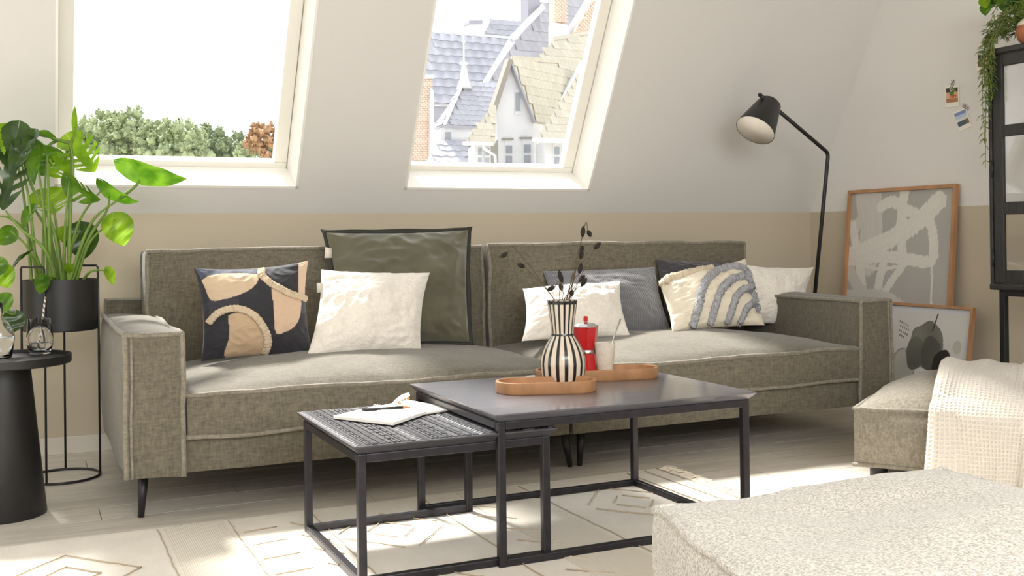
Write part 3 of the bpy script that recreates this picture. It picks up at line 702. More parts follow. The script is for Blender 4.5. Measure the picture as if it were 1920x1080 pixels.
for sgn in (-1, 1):
    m = MB(); base = atZ(735, 757, zt + .013); tip = atY(768, 742 + sgn*3, base.y - .02 + sgn*.015)
    P = catmull([base, base.lerp(tip, .5) + V((0, sgn*.008, .006)), tip], 6); m.tube(P, [.002 + .006*math.sin(PI*i/(len(P)-1)*.8) for i in range(len(P))], 8); m.build('clip_jaw', 'kraft' if sgn > 0 else 'paper', t, off=c0)
    for k in range(5):
        q = base.lerp(tip, .2 + k*.15); MB().tube([q, q + V((.004, -sgn*.008, -.012))], [.002, .0008], 5).build('clip_tooth', 'paper', t, off=c0)
MB().tube([c0 + V((-.006, -.012, .004)), c0 + V((-.006, .012, .004))], .003, 8).build('spring_pin', 'copper', t, off=c0)

# ================================================================== rug
def rug():
    x0, x1, y0, y1 = -1.0, 2.44, .9, 3.85; t = thing('area_rug', 'cream rug with carved diamond lines and a fringed end under the nesting tables', 'rug', ((x0+x1)/2, (y0+y1)/2, 0)); o = t.location
    def rf(z):
        def g(u, v):
            x = x0 + (x1-x0)*u; y = y0 + (y1-y0)*v; return V((x, y + .012*noise.noise(V((x*2.3, 0, 0)))*(1 if v > .98 else 0), z + .0018*noise.noise(V((x*3, y*3, 1)))))
        return g
    m = MB(); m.grid(rf(.010), 100, 90); m.box((x0, y0, .0005), (x1, y1, .006)); m.build('pile', 'rug_pile', t, off=o)
    bd = MB()
    for xa, xb in ((-.85, -.1), (.42, .62), (1.5, 1.75)):
        bd.box((xa, y0 + .02, .008), (xb, y1 - .02, .0128))
    bd.build('ribbed_band', 'rug_rib', t, smooth=False, off=o)
    ln = MB(); rr = random.Random(8)
    def line(a, b, w_=.0036):
        a, b = V((*a, .0135)), V((*b, .0135)); n_ = max(4, int((b-a).length/.03)); P = [a.lerp(b, k/n_) + V((rr.uniform(-.0025, .0025), rr.uniform(-.0025, .0025), 0)) for k in range(n_+1)]; ln.tube(P, w_*.6, 5)
    def dia(cx, cy, a, b, gaps=False):
        for s_ in (1, .45):
            A = [(cx-a*s_, cy), (cx, cy+b*s_), (cx+a*s_, cy), (cx, cy-b*s_)]
            for i in range(4):
                p, q = A[i], A[(i+1) % 4]; k0, k1 = (.0, 1) if not gaps else (.12, .88); line((p[0]+(q[0]-p[0])*k0, p[1]+(q[1]-p[1])*k0), (p[0]+(q[0]-p[0])*k1, p[1]+(q[1]-p[1])*k1))
    for cy in (1.35, 2.0, 2.65, 3.4):
        dia(.1, cy, .21, .24); dia(1.12, cy + .05, .2, .25, True); dia(2.05, cy, .2, .25, True); dia(-.5, cy, .2, .24)
    for cy in np.arange(1.1, 3.75, .17):
        line((.66, cy), (.78, cy + .02)); line((.83, cy + .05), (.90, cy - .06)); line((1.45, cy), (1.56, cy - .10)); 
    for x in (.40, .64, .93, 1.36, 1.77, 2.27, 2.36): line((x, y0 + .03), (x, y1 - .03), .003)
    q = ln.build('carved_line', 'rug_line', t, off=o); q['kind'] = 'stuff'
    fg = MB(); y = y0 + .01
    while y < y1 - .005:
        a = V((x1 - .004, y, .008)); e = V((x1 + rr.uniform(.06, .10), y + rr.uniform(-.018, .018), .004)); fg.tube([a, a.lerp(e, .5) + V((0, rr.uniform(-.006, .006), rr.uniform(.003, .012))), e], [.0034, .003, .0018], 4, False); y += .006
    ed = MB(); ed.tube([(x1 - .006 + .003*math.sin(k*1.3), y0 + (y1-y0)*k/160, .011) for k in range(161)], .0032, 6); ed.build('edge_binding', 'rug_line', t, off=o)
    q = fg.build('fringe', 'fringe', t, off=o); q['kind'] = 'stuff'
rug()

# ================================================================== left group: plant stand, side table
PC = V((.130, 4.92, 0)); pr = .148
t = thing('plant_stand', 'round black metal plant stand with cylindrical planter at the left wall', 'plant stand', PC)
MB().lathe([(pr - .004, .632), (pr, .636), (pr, .85), (pr - .006, .85), (pr - .006, .80), (0, .80)], n=48).build('planter', 'black_metal', t, angle=40)
MB().lathe([(0, .8), (pr - .008, .802), (pr - .008, .818), (.08, .826), (0, .83)], n=32).build('soil', 'soil', t)
rg = MB(); rg.tube([(pr*1.02*math.cos(a), pr*1.02*math.sin(a), .006) for a in [2*PI*k/48 for k in range(49)]], .0055, 8, False); rg.build('base_ring', 'black_metal', t)
ang = [R(200), R(245), R(20), R(65)]
angs = []
for pxx in ((38, 610), (86, 800), (134, 700), (184, 800)): pass
aR = [math.atan2(s_*math.sqrt(max(0, 1-c*c)), c) for c, s_ in ((-1, 1), (-.42, -1), (.12, 1), (1, 1))]
for i0, i1 in ((0, 1), (2, 3)):
    P = [V((pr*1.025*math.cos(aR[i]), pr*1.025*math.sin(aR[i]), 0)) for i in (i0, i1)]
    a, b = P; hz = .905
    MB().tube([a + V((0, 0, .006)), a + V((0, 0, hz - .01)), a.lerp(b, .04) + V((0, 0, hz)), a.lerp(b, .96) + V((0, 0, hz)), b + V((0, 0, hz - .01)), b + V((0, 0, .006))], .0048, 8).build('stand_rod', 'black_metal', t)

def leaf(mb, base, tip, width, side, curl=.15, heart=.25, slits=(), n=22, fold=.15):
    """side: world vector roughly across the blade"""
    base, tip = V(base), V(tip); ax = tip - base; L_ = ax.length; ax.normalize(); sd = V(side); sd = (sd - ax*sd.dot(ax)).normalized(); nn = ax.cross(sd)
    W_ = 16 if slits else 7; n = 60 if slits else n; rows = []
    for j in range(n+1):
        t_ = j/n; w_ = width*(math.sin(PI*min(1, t_**.62*1.0))**.75 if 0 < t_ < 1 else .0) ; w_ = max(w_, .0008)
        row = []
        for k in range(-W_, W_+1):
            s_ = k/W_; back = -heart*L_*(abs(s_)**1.3)*(1-t_)**3
            p = base + ax*(t_*L_ + back) + sd*(s_*w_) + nn*(curl*L_*(t_-.5)**2*-1.0 + fold*abs(s_)**1.4*w_ + .05*w_*math.sin(t_*14 + s_*3))
            row.append(p)
        rows.append(row)
    vs = [p for r_ in rows for p in r_]; w2 = 2*W_+1; fs = []
    for j in range(n):
        for k in range(2*W_):
            s_ = abs((k + .5)/W_ - 1); t_ = (j+.5)/n
            if any(a < t_ + .18*(s_-.4) < b and s_ > c for a, b, c in slits): continue
            fs.append((j*w2+k, j*w2+k+1, (j+1)*w2+k+1, (j+1)*w2+k))
    mb.add(vs, fs); return mb
SL = [(.2, .27, .35), (.38, .45, .3), (.55, .62, .3), (.72, .78, .35)]
t = thing('monstera_plant', 'tall monstera with backlit green leaves growing in the black planter', 'plant', PC + V((0, 0, .83))); ML = t.location.copy()
# (base px, tip px, Y, width, material, petiole root px, slits, fold, curl, across vector)
XX, YY, ZZ = V((1, 0, 0)), V((0, 1, 0)), V((0, 0, 1))
leaves = [((135, 266), (178, 322), 4.90, .085, 'leaf_bright', (128, 515), SL, .1, .1, V((1, -.2, .35))),
 ((140, 240), (140, 198), 4.92, .012, 'leaf_bright', None, (), .5, .1, XX),
 ((243, 314), (350, 342), 4.85, .066, 'leaf_mid', None, (), .3, .35, V((.1, -.75, .65))),
 ((130, 340), (186, 378), 4.80, .075, 'leaf_mid', (118, 515), SL[1:3], .3, .3, V((.9, -.9, -.1))),
 ((196, 348), (259, 384), 4.86, .05, 'leaf_mid', (118, 512), (), .35, .4, V((.2, -1, .5))),
 ((216, 411), (233, 461), 4.82, .066, 'leaf_bright', (140, 515), (), .08, .1, V((1, 0, .2))),
 ((30, 262), (5, 395), 4.86, .085, 'leaf_dark', (70, 515), SL, .2, .2, XX),
 ((55, 258), (18, 330), 4.80, .05, 'leaf_dark', None, SL[:2], .3, .3, V((1, -.5, .2))),
 ((62, 262), (110, 285), 4.82, .045, 'leaf_mid', (92, 515), (), .4, .5, V((.2, -1, .3))),
 ((70, 285), (60, 345), 4.78, .035, 'leaf_mid', None, (), .4, .4, V((1, -.7, .2))),
 ((88, 285), (78, 330), 5.0, .09, 'leaf_mid', (80, 515), SL[1:], .12, .1, XX),
 ((20, 250), (-20, 300), 5.0, .07, 'leaf_bright', (60, 515), (), .3, .2, XX),
 ((98, 258), (58, 250), 4.92, .03, 'leaf_mid', None, (), .4, .5, V((0, -1, .5))),
 ((90, 362), (100, 402), 5.05, .085, 'leaf_bright', (100, 515), SL[2:], .15, .1, XX),
 ((150, 430), (158, 486), 5.08, .075, 'leaf_dark', (125, 515), (), .15, .1, XX),
 ((122, 430), (118, 455), 4.95, .03, 'leaf_bright', (120, 515), (), .2, .1, XX),
 ((80, 521), (75, 552), 4.74, .03, 'leaf_mid', (112, 516), (), .12, .1, XX),
 ((203, 506), (213, 534), 4.80, .022, 'leaf_bright', (150, 516), (), .25, .2, XX),
 ((128, 498), (133, 514), 4.86, .018, 'leaf_bright', None, (), .3, .2, XX),
 ((52, 474), (22, 503), 4.80, .03, 'leaf_dark', (80, 508), (), .35, .3, V((.6, -1, .4))),
 ((20, 432), (0, 460), 4.86, .04, 'leaf_mid', (75, 500), (), .3, .3, XX),
 ((60, 390), (42, 428), 4.9, .03, 'leaf_mid', None, (), .3, .3, V((1, -.6, .2))),
 ((120, 305), (90, 330), 4.95, .05, 'leaf_bright', None, SL[1:3], .3, .3, V((1, -.2, .2))),
 ((108, 262), (104, 262), 5.1, .02, 'leaf_bright', None, (), .3, .3, XX)]
for i, (b, tp, yy, wd, mm, root, sl_, fo, cu, sd) in enumerate(leaves[:-1]):
    B = atY(b[0], b[1], yy); T_ = atY(tp[0], tp[1], yy - .03 if i % 2 else yy + .02)
    lf = leaf(MB(), B, T_, wd, sd, cu, .28, sl_, fold=fo).build('leaf', mm, t, off=ML)
    if root:
        Rt = atY(root[0], root[1], 4.92); Rt.z = min(Rt.z, .845); d = Rt - PC; rr_ = math.hypot(d.x, d.y)
        if rr_ > .11: Rt = V((PC.x + d.x*.11/rr_, PC.y + d.y*.11/rr_, Rt.z))
        Rt.z = .82; mid = Rt.lerp(B, .55) + V((-(B.x - Rt.x)*.18, 0, abs(B.x-Rt.x)*.12 + .01))
        MB().tube(catmull([Rt, mid, B + (B - mid)*0.0], 10), [.0075 - .0045*k/20 for k in range(21)], 8).build('petiole', 'stem_green', t, off=ML)
# petioles that carry the other leaves (px polylines)
for P, yy in (([(95, 515), (92, 420), (90, 330), (89, 290)], 4.86), ([(118, 515), (100, 430), (60, 350), (45, 300), (50, 262)], 4.9), ([(108, 515), (85, 470), (40, 430), (10, 395)], 4.86), ([(125, 515), (170, 420), (225, 372)], 4.86), ([(130, 515), (165, 450), (200, 395), (205, 365)], 4.9), ([(225, 372), (255, 348), (262, 337)], 4.87), ([(135, 300), (133, 270), (142, 250), (141, 238)], 4.9), ([(128, 515), (132, 400), (137, 310), (131, 268)], 4.86),
              ([(90, 515), (50, 440), (20, 410), (0, 405)], 4.95), ([(112, 515), (95, 450), (70, 400), (60, 390)], 4.98), ([(110, 262), (95, 270), (80, 285)], 4.95), ([(131, 268), (108, 262), (98, 258)], 4.9), ([(116, 515), (108, 440), (98, 380)], 5.0), ([(128, 268), (125, 290), (120, 305)], 4.93)):
    Q = [atY(a, b, yy) for a, b in P]
    if P[0][1] == 515: Q[0].z = .81; Q[0].y = 4.92 + (Q[0].y - 4.92)*.5
    C = catmull(Q, 8); MB().tube(C, [.0085 - .005*k/len(C) for k in range(len(C))], 8).build('petiole', 'stem_green', t, off=ML)

# side table
sc = V((-.088, 4.345, 0)); zt = .574
t = thing('side_table', 'round black metal side table with tapered column at the left edge', 'table', sc)
MB().lathe([(.148, 0), (.15, .004), (.098, zt - .02), (.0, zt - .02)], n=64).build('column', 'black_metal', t, angle=40)
MB().lathe([(0, zt - .018), (.236, zt - .018), (.241, zt - .014), (.241, zt + .014), (.237, zt + .014), (.235, zt), (0, zt)], n=72).build('tray_top', 'black_metal', t, angle=40)
g = atZ(75, 664, zt); g.z = zt; gh = atY(75, 598, g.y).z - zt
t = thing('drinking_glass', 'clear tumbler of water with a striped straw on the side table', 'glass', g + V((0, 0, .001)))
ro_, ri = .0335, .0015
MB().lathe([(.034, 0), (.038, .002), (.047, gh*.25), (.049, gh*.45), (.043, gh), (.0415, gh), (.0475, gh*.45), (.0455, gh*.25), (.0355, .014), (0, .012)], n=48).build('glass_body', 'clear_glass', t)
MB().lathe([(0, .0125), (.0352, .0145), (.0452, gh*.25), (.0462, gh*.32), (0, gh*.32)], n=48).build('water', 'water', t)
a = g + V((-.004, .004, .016)); b = atY(85, 557, g.y + .01); st = MB(); cols = []; n_ = 60
st.tube([a.lerp(b, k/n_) for k in range(n_+1)], .0038, 16)
for k in range(n_+1):
    for j in range(16): cols.append(srgb('4a4038') if ((k/n_*11 + j/16) % 1) < .42 else srgb('e8dccb'))
st.col = cols; o = st.build('drinking_straw', 'straw_paper', off=a, loc=a); tag(o, 'brown and cream striped paper straw standing in the tumbler', 'straw')
g = atZ(-2, 672, zt); g.z = zt + .001; g.y += .0
hc = atY(5, 568, g.y).z - zt
t = thing('carafe', 'clear glass carafe half filled with water at the left edge of the side table', 'carafe', g)
MB().lathe([(.042, 0), (.045, .003), (.056, hc*.35), (.052, hc*.52), (.035, hc*.65), (.017, hc*.72), (.0145, hc*.8), (.0165, hc), (.015, hc), (.013, hc*.8), (.0155, hc*.72), (.033, hc*.64), (.0503, hc*.51), (.0543, hc*.35), (.0435, .006), (0, .006)], n=48).build('glass_body', 'clear_glass', t)
MB().lathe([(0, .0065), (.0433, .0065), (.0538, hc*.34), (.0537, hc*.38), (0, hc*.38)], n=48).build('water', 'water', t)
# leafy plant at the far left, standing on the side table's far side
pb = sc + V((-.14, .1, zt + .001)); t = thing('potted_plant', 'leafy plant at the far left edge, its leaves peeking in behind the carafe', 'plant', pb)
MB().lathe([(.045, 0), (.06, .11), (.055, .11), (.05, .09), (0, .09)], n=32).build('pot', 'black_metal', t)
for (b, tp, wd, mm) in (((0, 505), (18, 540), .045, 'leaf_bright'), ((-2, 560), (18, 582), .045, 'leaf_mid'), ((28, 590), (22, 625), .042, 'leaf_dark'), ((0, 490), (-20, 520), .04, 'leaf_mid'), ((2, 495), (8, 512), .02, 'leaf_mid')):
    B, T_ = atY(b[0], b[1], 4.5), atY(tp[0], tp[1], 4.48); leaf(MB(), B, T_, wd, XX, .1, .28, fold=.1).build('leaf', mm, t, off=pb)
    MB().tube(catmull([pb + V((0, 0, .09)), (pb + V((0, 0, .09))).lerp(B, .5) + V((0, 0, .05)), B], 8), .003, 6).build('petiole', 'stem_green', t, off=pb)

# ================================================================== floor lamp
yl = 4.9
el = atY(1553, 287, yl); sb = atY(1528, 550, yl); dirp = (sb - el).normalized(); foot = el + dirp*((el.z - .02)/-dirp.z)
t = thing('floor_lamp', 'black angled floor lamp behind the right end of the sofa', 'lamp', (foot.x, foot.y, 0)); o = V(t.location)
kn = atY(1425, 178, 4.78); a1 = el + (kn - el).normalized()*.03; a0 = el + dirp*.03
MB().tube([foot, a0] + [a0.lerp(el, k/4).lerp(el.lerp(a1, k/4), k/4) for k in range(1, 5)] + [kn], .0115, 12).build('pole', 'black_metal', t, off=o)
MB().lathe([(.13, 0), (.13, .014), (.125, .018), (0, .02)], (foot.x, foot.y, 0)).build('lamp_base', 'black_metal', t, off=o)
MB().ball(kn, .0125, 12).build('end_knob', 'black_metal', t, off=o)
ctop = atY(1443, 195, 4.80); ax = (CR*-.50 + CU*-.78 - CF*.42).normalized(); M3 = ax.to_track_quat('Z', 'Y').to_matrix()
hS = .205; r0, r1 = .066, .113
MB().lathe([(0, -.012), (r0 - .012, -.012), (r0, 0), (r1, hS), (r1 - .002, hS), (r0 - .002, .004), (0, .002)], ctop, 48, M3).build('lamp_shade', 'black_metal', t, off=o, angle=35)
sh = t.children[-1] if t.children else None
MB().lathe([(r1 - .0025, hS - .0005), (r0 - .003, .005), (0, .004)], ctop, 48, M3).build('shade_lining', 'shade_inside', t, off=o)['label'] = 'off-white inside of the shade'
MB().lathe([(.02, .005), (.02, .05), (.014, .055)], ctop, 20, M3).build('bulb_socket', 'copper', t, off=o)
MB().lathe([(.012, .05), (.018, .065), (.042, .11), (.052, .15), (.044, .185), (.0, .203)], ctop, 24, M3).build('bulb', 'copper', t, off=o)
tp_ = atY(1463, 212, 4.84); MB().tube([ctop + ax*.02, ctop + (kn.lerp(el, .2) - ctop)*.9], .008, 8).build('shade_bracket', 'black_metal', t, off=o)

# ================================================================== framed pictures (lean on the right wall)
def picture(label, TLp, TRp, BLp, BRp, th, fw, artfn, res, mat_w=None, art='art_print'):
    """outer corners in the world; frame depth th towards the room"""
    TLp, TRp, BLp, BRp = map(V, (TLp, TRp, BLp, BRp)); nn = (TRp - TLp).cross(TLp - BLp).normalized()
    if nn.dot(EYE - TLp) < 0: nn = -nn
    base = (BLp + BRp)/2; t = thing('picture_frame', label, 'picture', base)
    Wd = (TRp - TLp).length; Hh = (TLp - BLp).length
    def P(u, v, d=0): return BLp.lerp(BRp, u).lerp(TLp.lerp(TRp, u), v) + nn*d   # d towards the room
    fu, fv = fw/Wd, fw/Hh
    fr = MB()
    for (u0, u1, v0, v1) in ((0, 1, 1 - fv, 1), (0, 1, 0, fv), (0, fu, fv, 1 - fv), (1 - fu, 1, fv, 1 - fv)):
        fr.prism([P(u0, v0), P(u1, v0), P(u1, v1), P(u0, v1)], nn*th)
    fr.build('frame', 'oak', t, smooth=False, off=base)
    MB().prism([P(fu, fv, .004), P(1-fu, fv, .004), P(1-fu, 1-fv, .004), P(fu, 1-fv, .004)], nn*.003).build('backing_board', 'passepartout', t, smooth=False, off=base)
    mu, mv = (fu, fv) if not mat_w else (fu + mat_w/Wd, fv + mat_w/Hh)
    n1, n2 = res; m = MB(); m.grid(lambda a, b: P(mu + (1-2*mu)*a, mv + (1-2*mv)*b, .009), n1, n2); m.col = [artfn(i/n1, j/n2) for j in range(n2+1) for i in range(n1+1)]
    m.build('art_print', art, t, smooth=False, off=base)
    return t
def strokes(bgc, S, seed=0):
    """S: list of (polyline, width, colour, grain)"""
    pre = []
    for P, w_, c, wv in S:
        Q = [(p.x, p.y) for p in catmull([V((a, b, 0)) for a, b in P], 5)] if len(P) > 2 else P
        pre.append((Q, w_, c, wv))
    def f(u, v):
        col = bgc; nz = noise.noise(V((u*5, v*5, seed))); nf = noise.noise(V((u*60, v*14, seed)))
        col = tuple(x*(1 + .05*nz) for x in col[:3]) + (1,)
        for Q, w_, c, wv in pre:
            best = 9
            for (ax_, ay), (bx, by) in zip(Q, Q[1:]):
                dx, dy = bx-ax_, (by-ay); L2 = dx*dx + dy*dy*2.25
                tt = 0 if L2 == 0 else max(0, min(1, ((u-ax_)*dx + (v-ay)*dy*2.25)/L2)); ex, ey = u-ax_-tt*dx, (v-ay-tt*dy)*1.5; d = ex*ex + ey*ey
                if d < best: best = d
            d = math.sqrt(best)
            if d < w_*(1 + wv*nf*2): 
                k_ = (1 + .07*math.sin(d/w_*9 + nf*5)*wv*3); col = tuple(x*k_ for x in c[:3]) + (1,)
        return col
    return f
cr1, cr2, gr = srgb('dfdbd2'), srgb('cfcbc3'), srgb('b3afa9')
def c8(*L): return [((x - 150)/450, 1 - (y - 80)/1006) for x, y in L]
S1 = [(c8((235, 70), (250, 200), (235, 420)), .11, cr2, .12), (c8((395, 70), (385, 200), (398, 420)), .045, cr1, .12),
      (c8((190, 90), (205, 210), (150, 260)), .05, cr2, .12), (c8((160, 240), (195, 400), (240, 620), (300, 800)), .042, cr1, .12),
      (c8((290, 150), (340, 130), (400, 170), (500, 230), (525, 330), (515, 412), (420, 405), (300, 395), (140, 425)), .042, cr1, .12),
      (c8((140, 430), (200, 540), (300, 660), (420, 900)), .05, cr2, .12), (c8((320, 400), (300, 520), (300, 660)), .04, cr1, .12),
      (c8((405, 430), (340, 540), (280, 680), (200, 900)), .03, cr1, .12), (c8((215, 440), (300, 455), (390, 440)), .014, cr1, .1),
      (c8((520, 400), (526, 500), (532, 760)), .009, cr1, .08), (c8((130, 405), (260, 350), (385, 285), (470, 215), (540, 135)), .068, cr1, .12), (c8((140, 600), (350, 600), (500, 760)), .05, cr2, .12)]
XF1t, XF1b = 4.655, 4.545
fy0, fy1 = 5.075, 4.238
picture('large oak framed abstract in cream brushstrokes on grey, leaning on the right wall', (XF1t, fy0, 1.268), (XF1t, fy1, 1.268), (XF1b, fy0, .002), (XF1b, fy1, .002), .026, .02, strokes(gr, S1), (120, 180))
def art2(u, v):
    bgc = srgb('dcd9d4'); c = bgc; asp = 1.0
    def el(cx, cy, rx, ry, wob=.12, sd=0):
        a = math.atan2(v-cy, u-cx); return ((u-cx)/rx)**2 + ((v-cy)/ry)**2 < (1 + wob*noise.noise(V((math.cos(a)*1.3, math.sin(a)*1.3, sd))))**2*1.0
    nz = noise.noise(V((u*4, v*4, 3)))
    def sh(h, k=.15): q = srgb(h); return tuple(x*(1 + k*nz) for x in q[:3]) + (1,)
    if el(.9, .66, .055, .07, .1, 1): c = sh('c9c7bb')
    if el(.2, .35, .17, .23, .15, 2): c = sh('b9b9ae', .2)
    if not el(.2, .35, .155, .215, .15, 2) and el(.2, .35, .17, .23, .15, 2): c = sh('8f9088')
    if el(.62, .25, .13, .16, .1, 5): c = sh('cbbba6')
    if el(.5, .66, .23, .25, .2, 3) : c = sh('7c7b70', .3)
    if el(.36, .55, .13, .17, .2, 6): c = sh('6b6a60', .3)
    if el(.57, .57, .14, .18, .2, 8): c = sh('5b5a52', .3)
    if el(.72, .43, .125, .19, .2, 4): c = sh('2f2c27', .3)
    for k in range(18):
        x = .11 + .028*(k % 5) + .012*((k//5) % 2); y = .88 - .05*(k//5) - .02*(k % 5)*.5
        if (u-x)**2 + ((v-y)*.7)**2 < .0065**2*1.3: c = srgb('3a3935')
    # branch
    x = .57 + (v-.82)*.3
    if .80 < v < .99 and abs(u-x) < .008: c = srgb('2f2c27')
    if abs(math.hypot((u-.22)/.8, (v-.28))-.30) < .004 and u < .25: c = srgb('a8a69d')
    return c
F2 = dict(TL=atX(1668, 567, 4.56), TR=atX(1832, 573, 4.56))
y0f, y1f = 4.665, 4.05
picture('small oak framed print of dark abstract blobs, in front of the larger picture', (4.560, y0f, .603), (4.560, y1f, .603), (4.475, y0f, .002), (4.475, y1f, .002), .026, .015, art2, (150, 150), mat_w=.028)

# ================================================================== photos taped to the right wall
def photo(label, C, fn, tape):
    P = [atX(x, y, XR - .0025) for x, y in C]; nn = V((-1, 0, 0)); TLp, TRp, BRp, BLp = P; base = (BLp + BRp)/2; t = thing('taped_photo', label, 'photo', base, group=None)
    q = lambda u, v, d=0: BLp.lerp(BRp, u).lerp(TLp.lerp(TRp, u), v) + nn*d
    MB().prism([q(0, 0), q(1, 0), q(1, 1), q(0, 1)], nn*.001).build('photo_card', 'paper', t, smooth=False, off=base)
    m = MB(); m.grid(lambda a, b: q(.08 + .84*a, .22 + .7*b, .0016), 30, 36); m.col = [fn(i/30, j/36) for j in range(37) for i in range(31)]; m.build('picture_print', 'photo_print', t, smooth=False, off=base)
    T = [atX(x, y, XR - .0045) for x, y in tape]; a, b = T; dr = (b-a); sd = V((0, dr.z, -dr.y)).normalized()*.010
    m = MB(); m.grid(lambda u, v: a + dr*u + sd*(2*v-1) + nn*.002, 20, 8); m.col = [srgb('141414') if (int(i/20*6.99) + int(j/8*2.99)) % 2 == 0 else srgb('e8e2d6') for j in range(9) for i in range(21)]; m.build('washi_tape', 'photo_print', t, smooth=False, off=base)
def p1(u, v):
    if v > .72: return srgb('3a3028') if u < .5 or u > .8 else srgb('6c7a3a')
    if abs(u-.48) < .2 and v > .5: return srgb('4d8a2a')
    if v < .55 and (.32 < u < .9 and .28 < v < .5) and (int(u*13) % 2 == 0 or v > .42): return srgb('c02a22')
    return srgb('d7b08a') if v > .25 else srgb('b07a52')
def p2(u, v):
    if v > .75: return srgb('8a97c4')
    if v > .5: return srgb('c3cfe0')
    if v > .35: return srgb('e4e2dc')
    return srgb('8a6a48') if u > .5 + .3*math.sin(v*9) else srgb('4f6272')
def p3(u, v): return srgb('4a443c') if u < .35 else srgb('d9b79a') if (int(v*5)) % 2 else srgb('a8683f')
photo('small instant photo with red and green print, upper one taped left of the cabinet', [(1772, 163), (1798, 160), (1799, 199), (1773, 202)], p1, [(1787, 150), (1783, 172)])
photo('small tilted instant photo of a blue and brown landscape, lower of the two', [(1786, 212), (1811, 201), (1823, 236), (1799, 248)], p2, [(1806, 197), (1815, 204)])
photo('instant photo half hidden behind the trailing plant', [(1831, 100), (1862, 102), (1862, 134), (1831, 132)], p3, [(1840, 97), (1852, 100)])

# ================================================================== display cabinet
XC = 4.25; ya = atX(1857, 300, XC).y; yb_ = ya - .82; zt1 = atX(1857, 93, XC).z; zb1 = atX(1860, 543, XC).z
t = thing('display_cabinet', 'black wooden display cabinet with glazed door at the right edge', 'cabinet', (XC + .19, (ya + yb_)/2, 0)); o = V(t.location)
def zpx(y, x=1900): return atX(x, y, XC).z
XB = XR - .03; fr = MB(); k = .026
for y in (ya, yb_ + k):
    for x in (XC + .012, XB - k): fr.box((x, y - k, zb1 + .02), (x + k, y, zt1 - .02))
fr.build('carcass_post', 'black_wood', t, smooth=False, off=o)
bevelled(MB().box((XC - .012, yb_ - .012, zt1 - .03), (XB, ya + .008, zt1)).build('cabinet_top', 'black_wood', t, smooth=False, off=o), .008, 3)
bevelled(MB().box((XC - .012, yb_ - .012, zb1), (XB, ya + .008, zb1 + .03)).build('cabinet_bottom', 'black_wood', t, smooth=False, off=o), .008, 3)
bevelled(MB().box((XC - .006, ya - .012, zb1 + .01), (XC + .03, ya + .006, zt1 - .01)).build('corner_moulding', 'black_wood', t, smooth=False, off=o), .005)
for y in (ya - .004, yb_ + .004): MB().box((XC + .04, y - .002, zb1 + .03), (XB - k, y + .002, zt1 - .03)).build('side_pane', 'cabinet_glass', t, smooth=False, off=o)
for d0, d1, hinge in ((ya - .016, ya - .41, True), (ya - .412, yb_ + .006, False)):
    dr_ = MB(); st_ = .062 if True else 0; zA, zB = zb1 + .034, zt1 - .034
    dr_.box((XC, d0 - .055, zA), (XC + .02, d0, zB)).box((XC, d1, zA), (XC + .02, d1 + .055, zB))
    rails = [(zA, zpx(507)), (zpx(402), zpx(378)), (zpx(254), zpx(232)), (zpx(120), zB)]
    for r0_, r1_ in rails: dr_.box((XC + .001, d1 + .055, r0_), (XC + .019, d0 - .055, r1_))
    door = bevelled(dr_.build('cabinet_door', 'black_wood', t, smooth=False, off=o), .003)
    for (a_, b_) in zip(rails, rails[1:]):
        MB().box((XC + .012, d1 + .055, a_[1]), (XC + .015, d0 - .055, b_[0])).build('door_pane', 'cabinet_glass', door, smooth=False, off=o)
    if hinge:
        for y0_, y1_ in ((167, 136), (332, 301), (500, 468)):
            MB().tube([(XC - .004, d0 + .003, zpx(y0_, 1866)), (XC - .004, d0 + .003, zpx(y1_, 1866))], .005, 8).build('hinge', 'black_metal', door, off=o)
lg = .03
for y in (ya - .022, yb_ + .05):
    for x in (XC + .02, XB - .05): bevelled(MB().box((x, y - lg, 0), (x + lg, y, zb1)).build('leg', 'black_metal', t, smooth=False, off=o), .003)
for x in (XC + .02, XB - .05): MB().box((x, yb_ + .05, zb1 - .03), (x + lg, ya - .05, zb1)).build('stand_rail', 'black_metal', t, smooth=False, off=o)
# trailing plant in a pot on the cabinet, round-leaf plant, textured vase
pt = V((XC + .17, ya - .16, zt1)); t = thing('trailing_plant', 'trailing mistletoe cactus hanging down the left corner of the cabinet', 'plant', pt)
MB().lathe([(.06, 0), (.078, .12), (.072, .12), (.066, .1), (0, .1)], n=32).build('pot', 'black_metal', t)
rr = random.Random(21)
def strand(pts, nl, seed):
    r2 = random.Random(seed); C = catmull(pts, 8); m = MB(); m.tube(C, .0016, 5)
    for k in range(nl):
        i = r2.randrange(2, len(C)-1); p = C[i]; d = (C[i] - C[i-1]).normalized(); s_ = V((r2.gauss(0, 1), r2.gauss(0, 1), r2.gauss(0, .4))); s_ = (s_ - d*s_.dot(d)).normalized(); L_ = r2.uniform(.022, .038)
        m.tube([p, p + s_*L_*.5 + d*L_*.25, p + s_*L_*.85 + d*L_*.8], [.0016, .0024, .0007], 5)
    return m
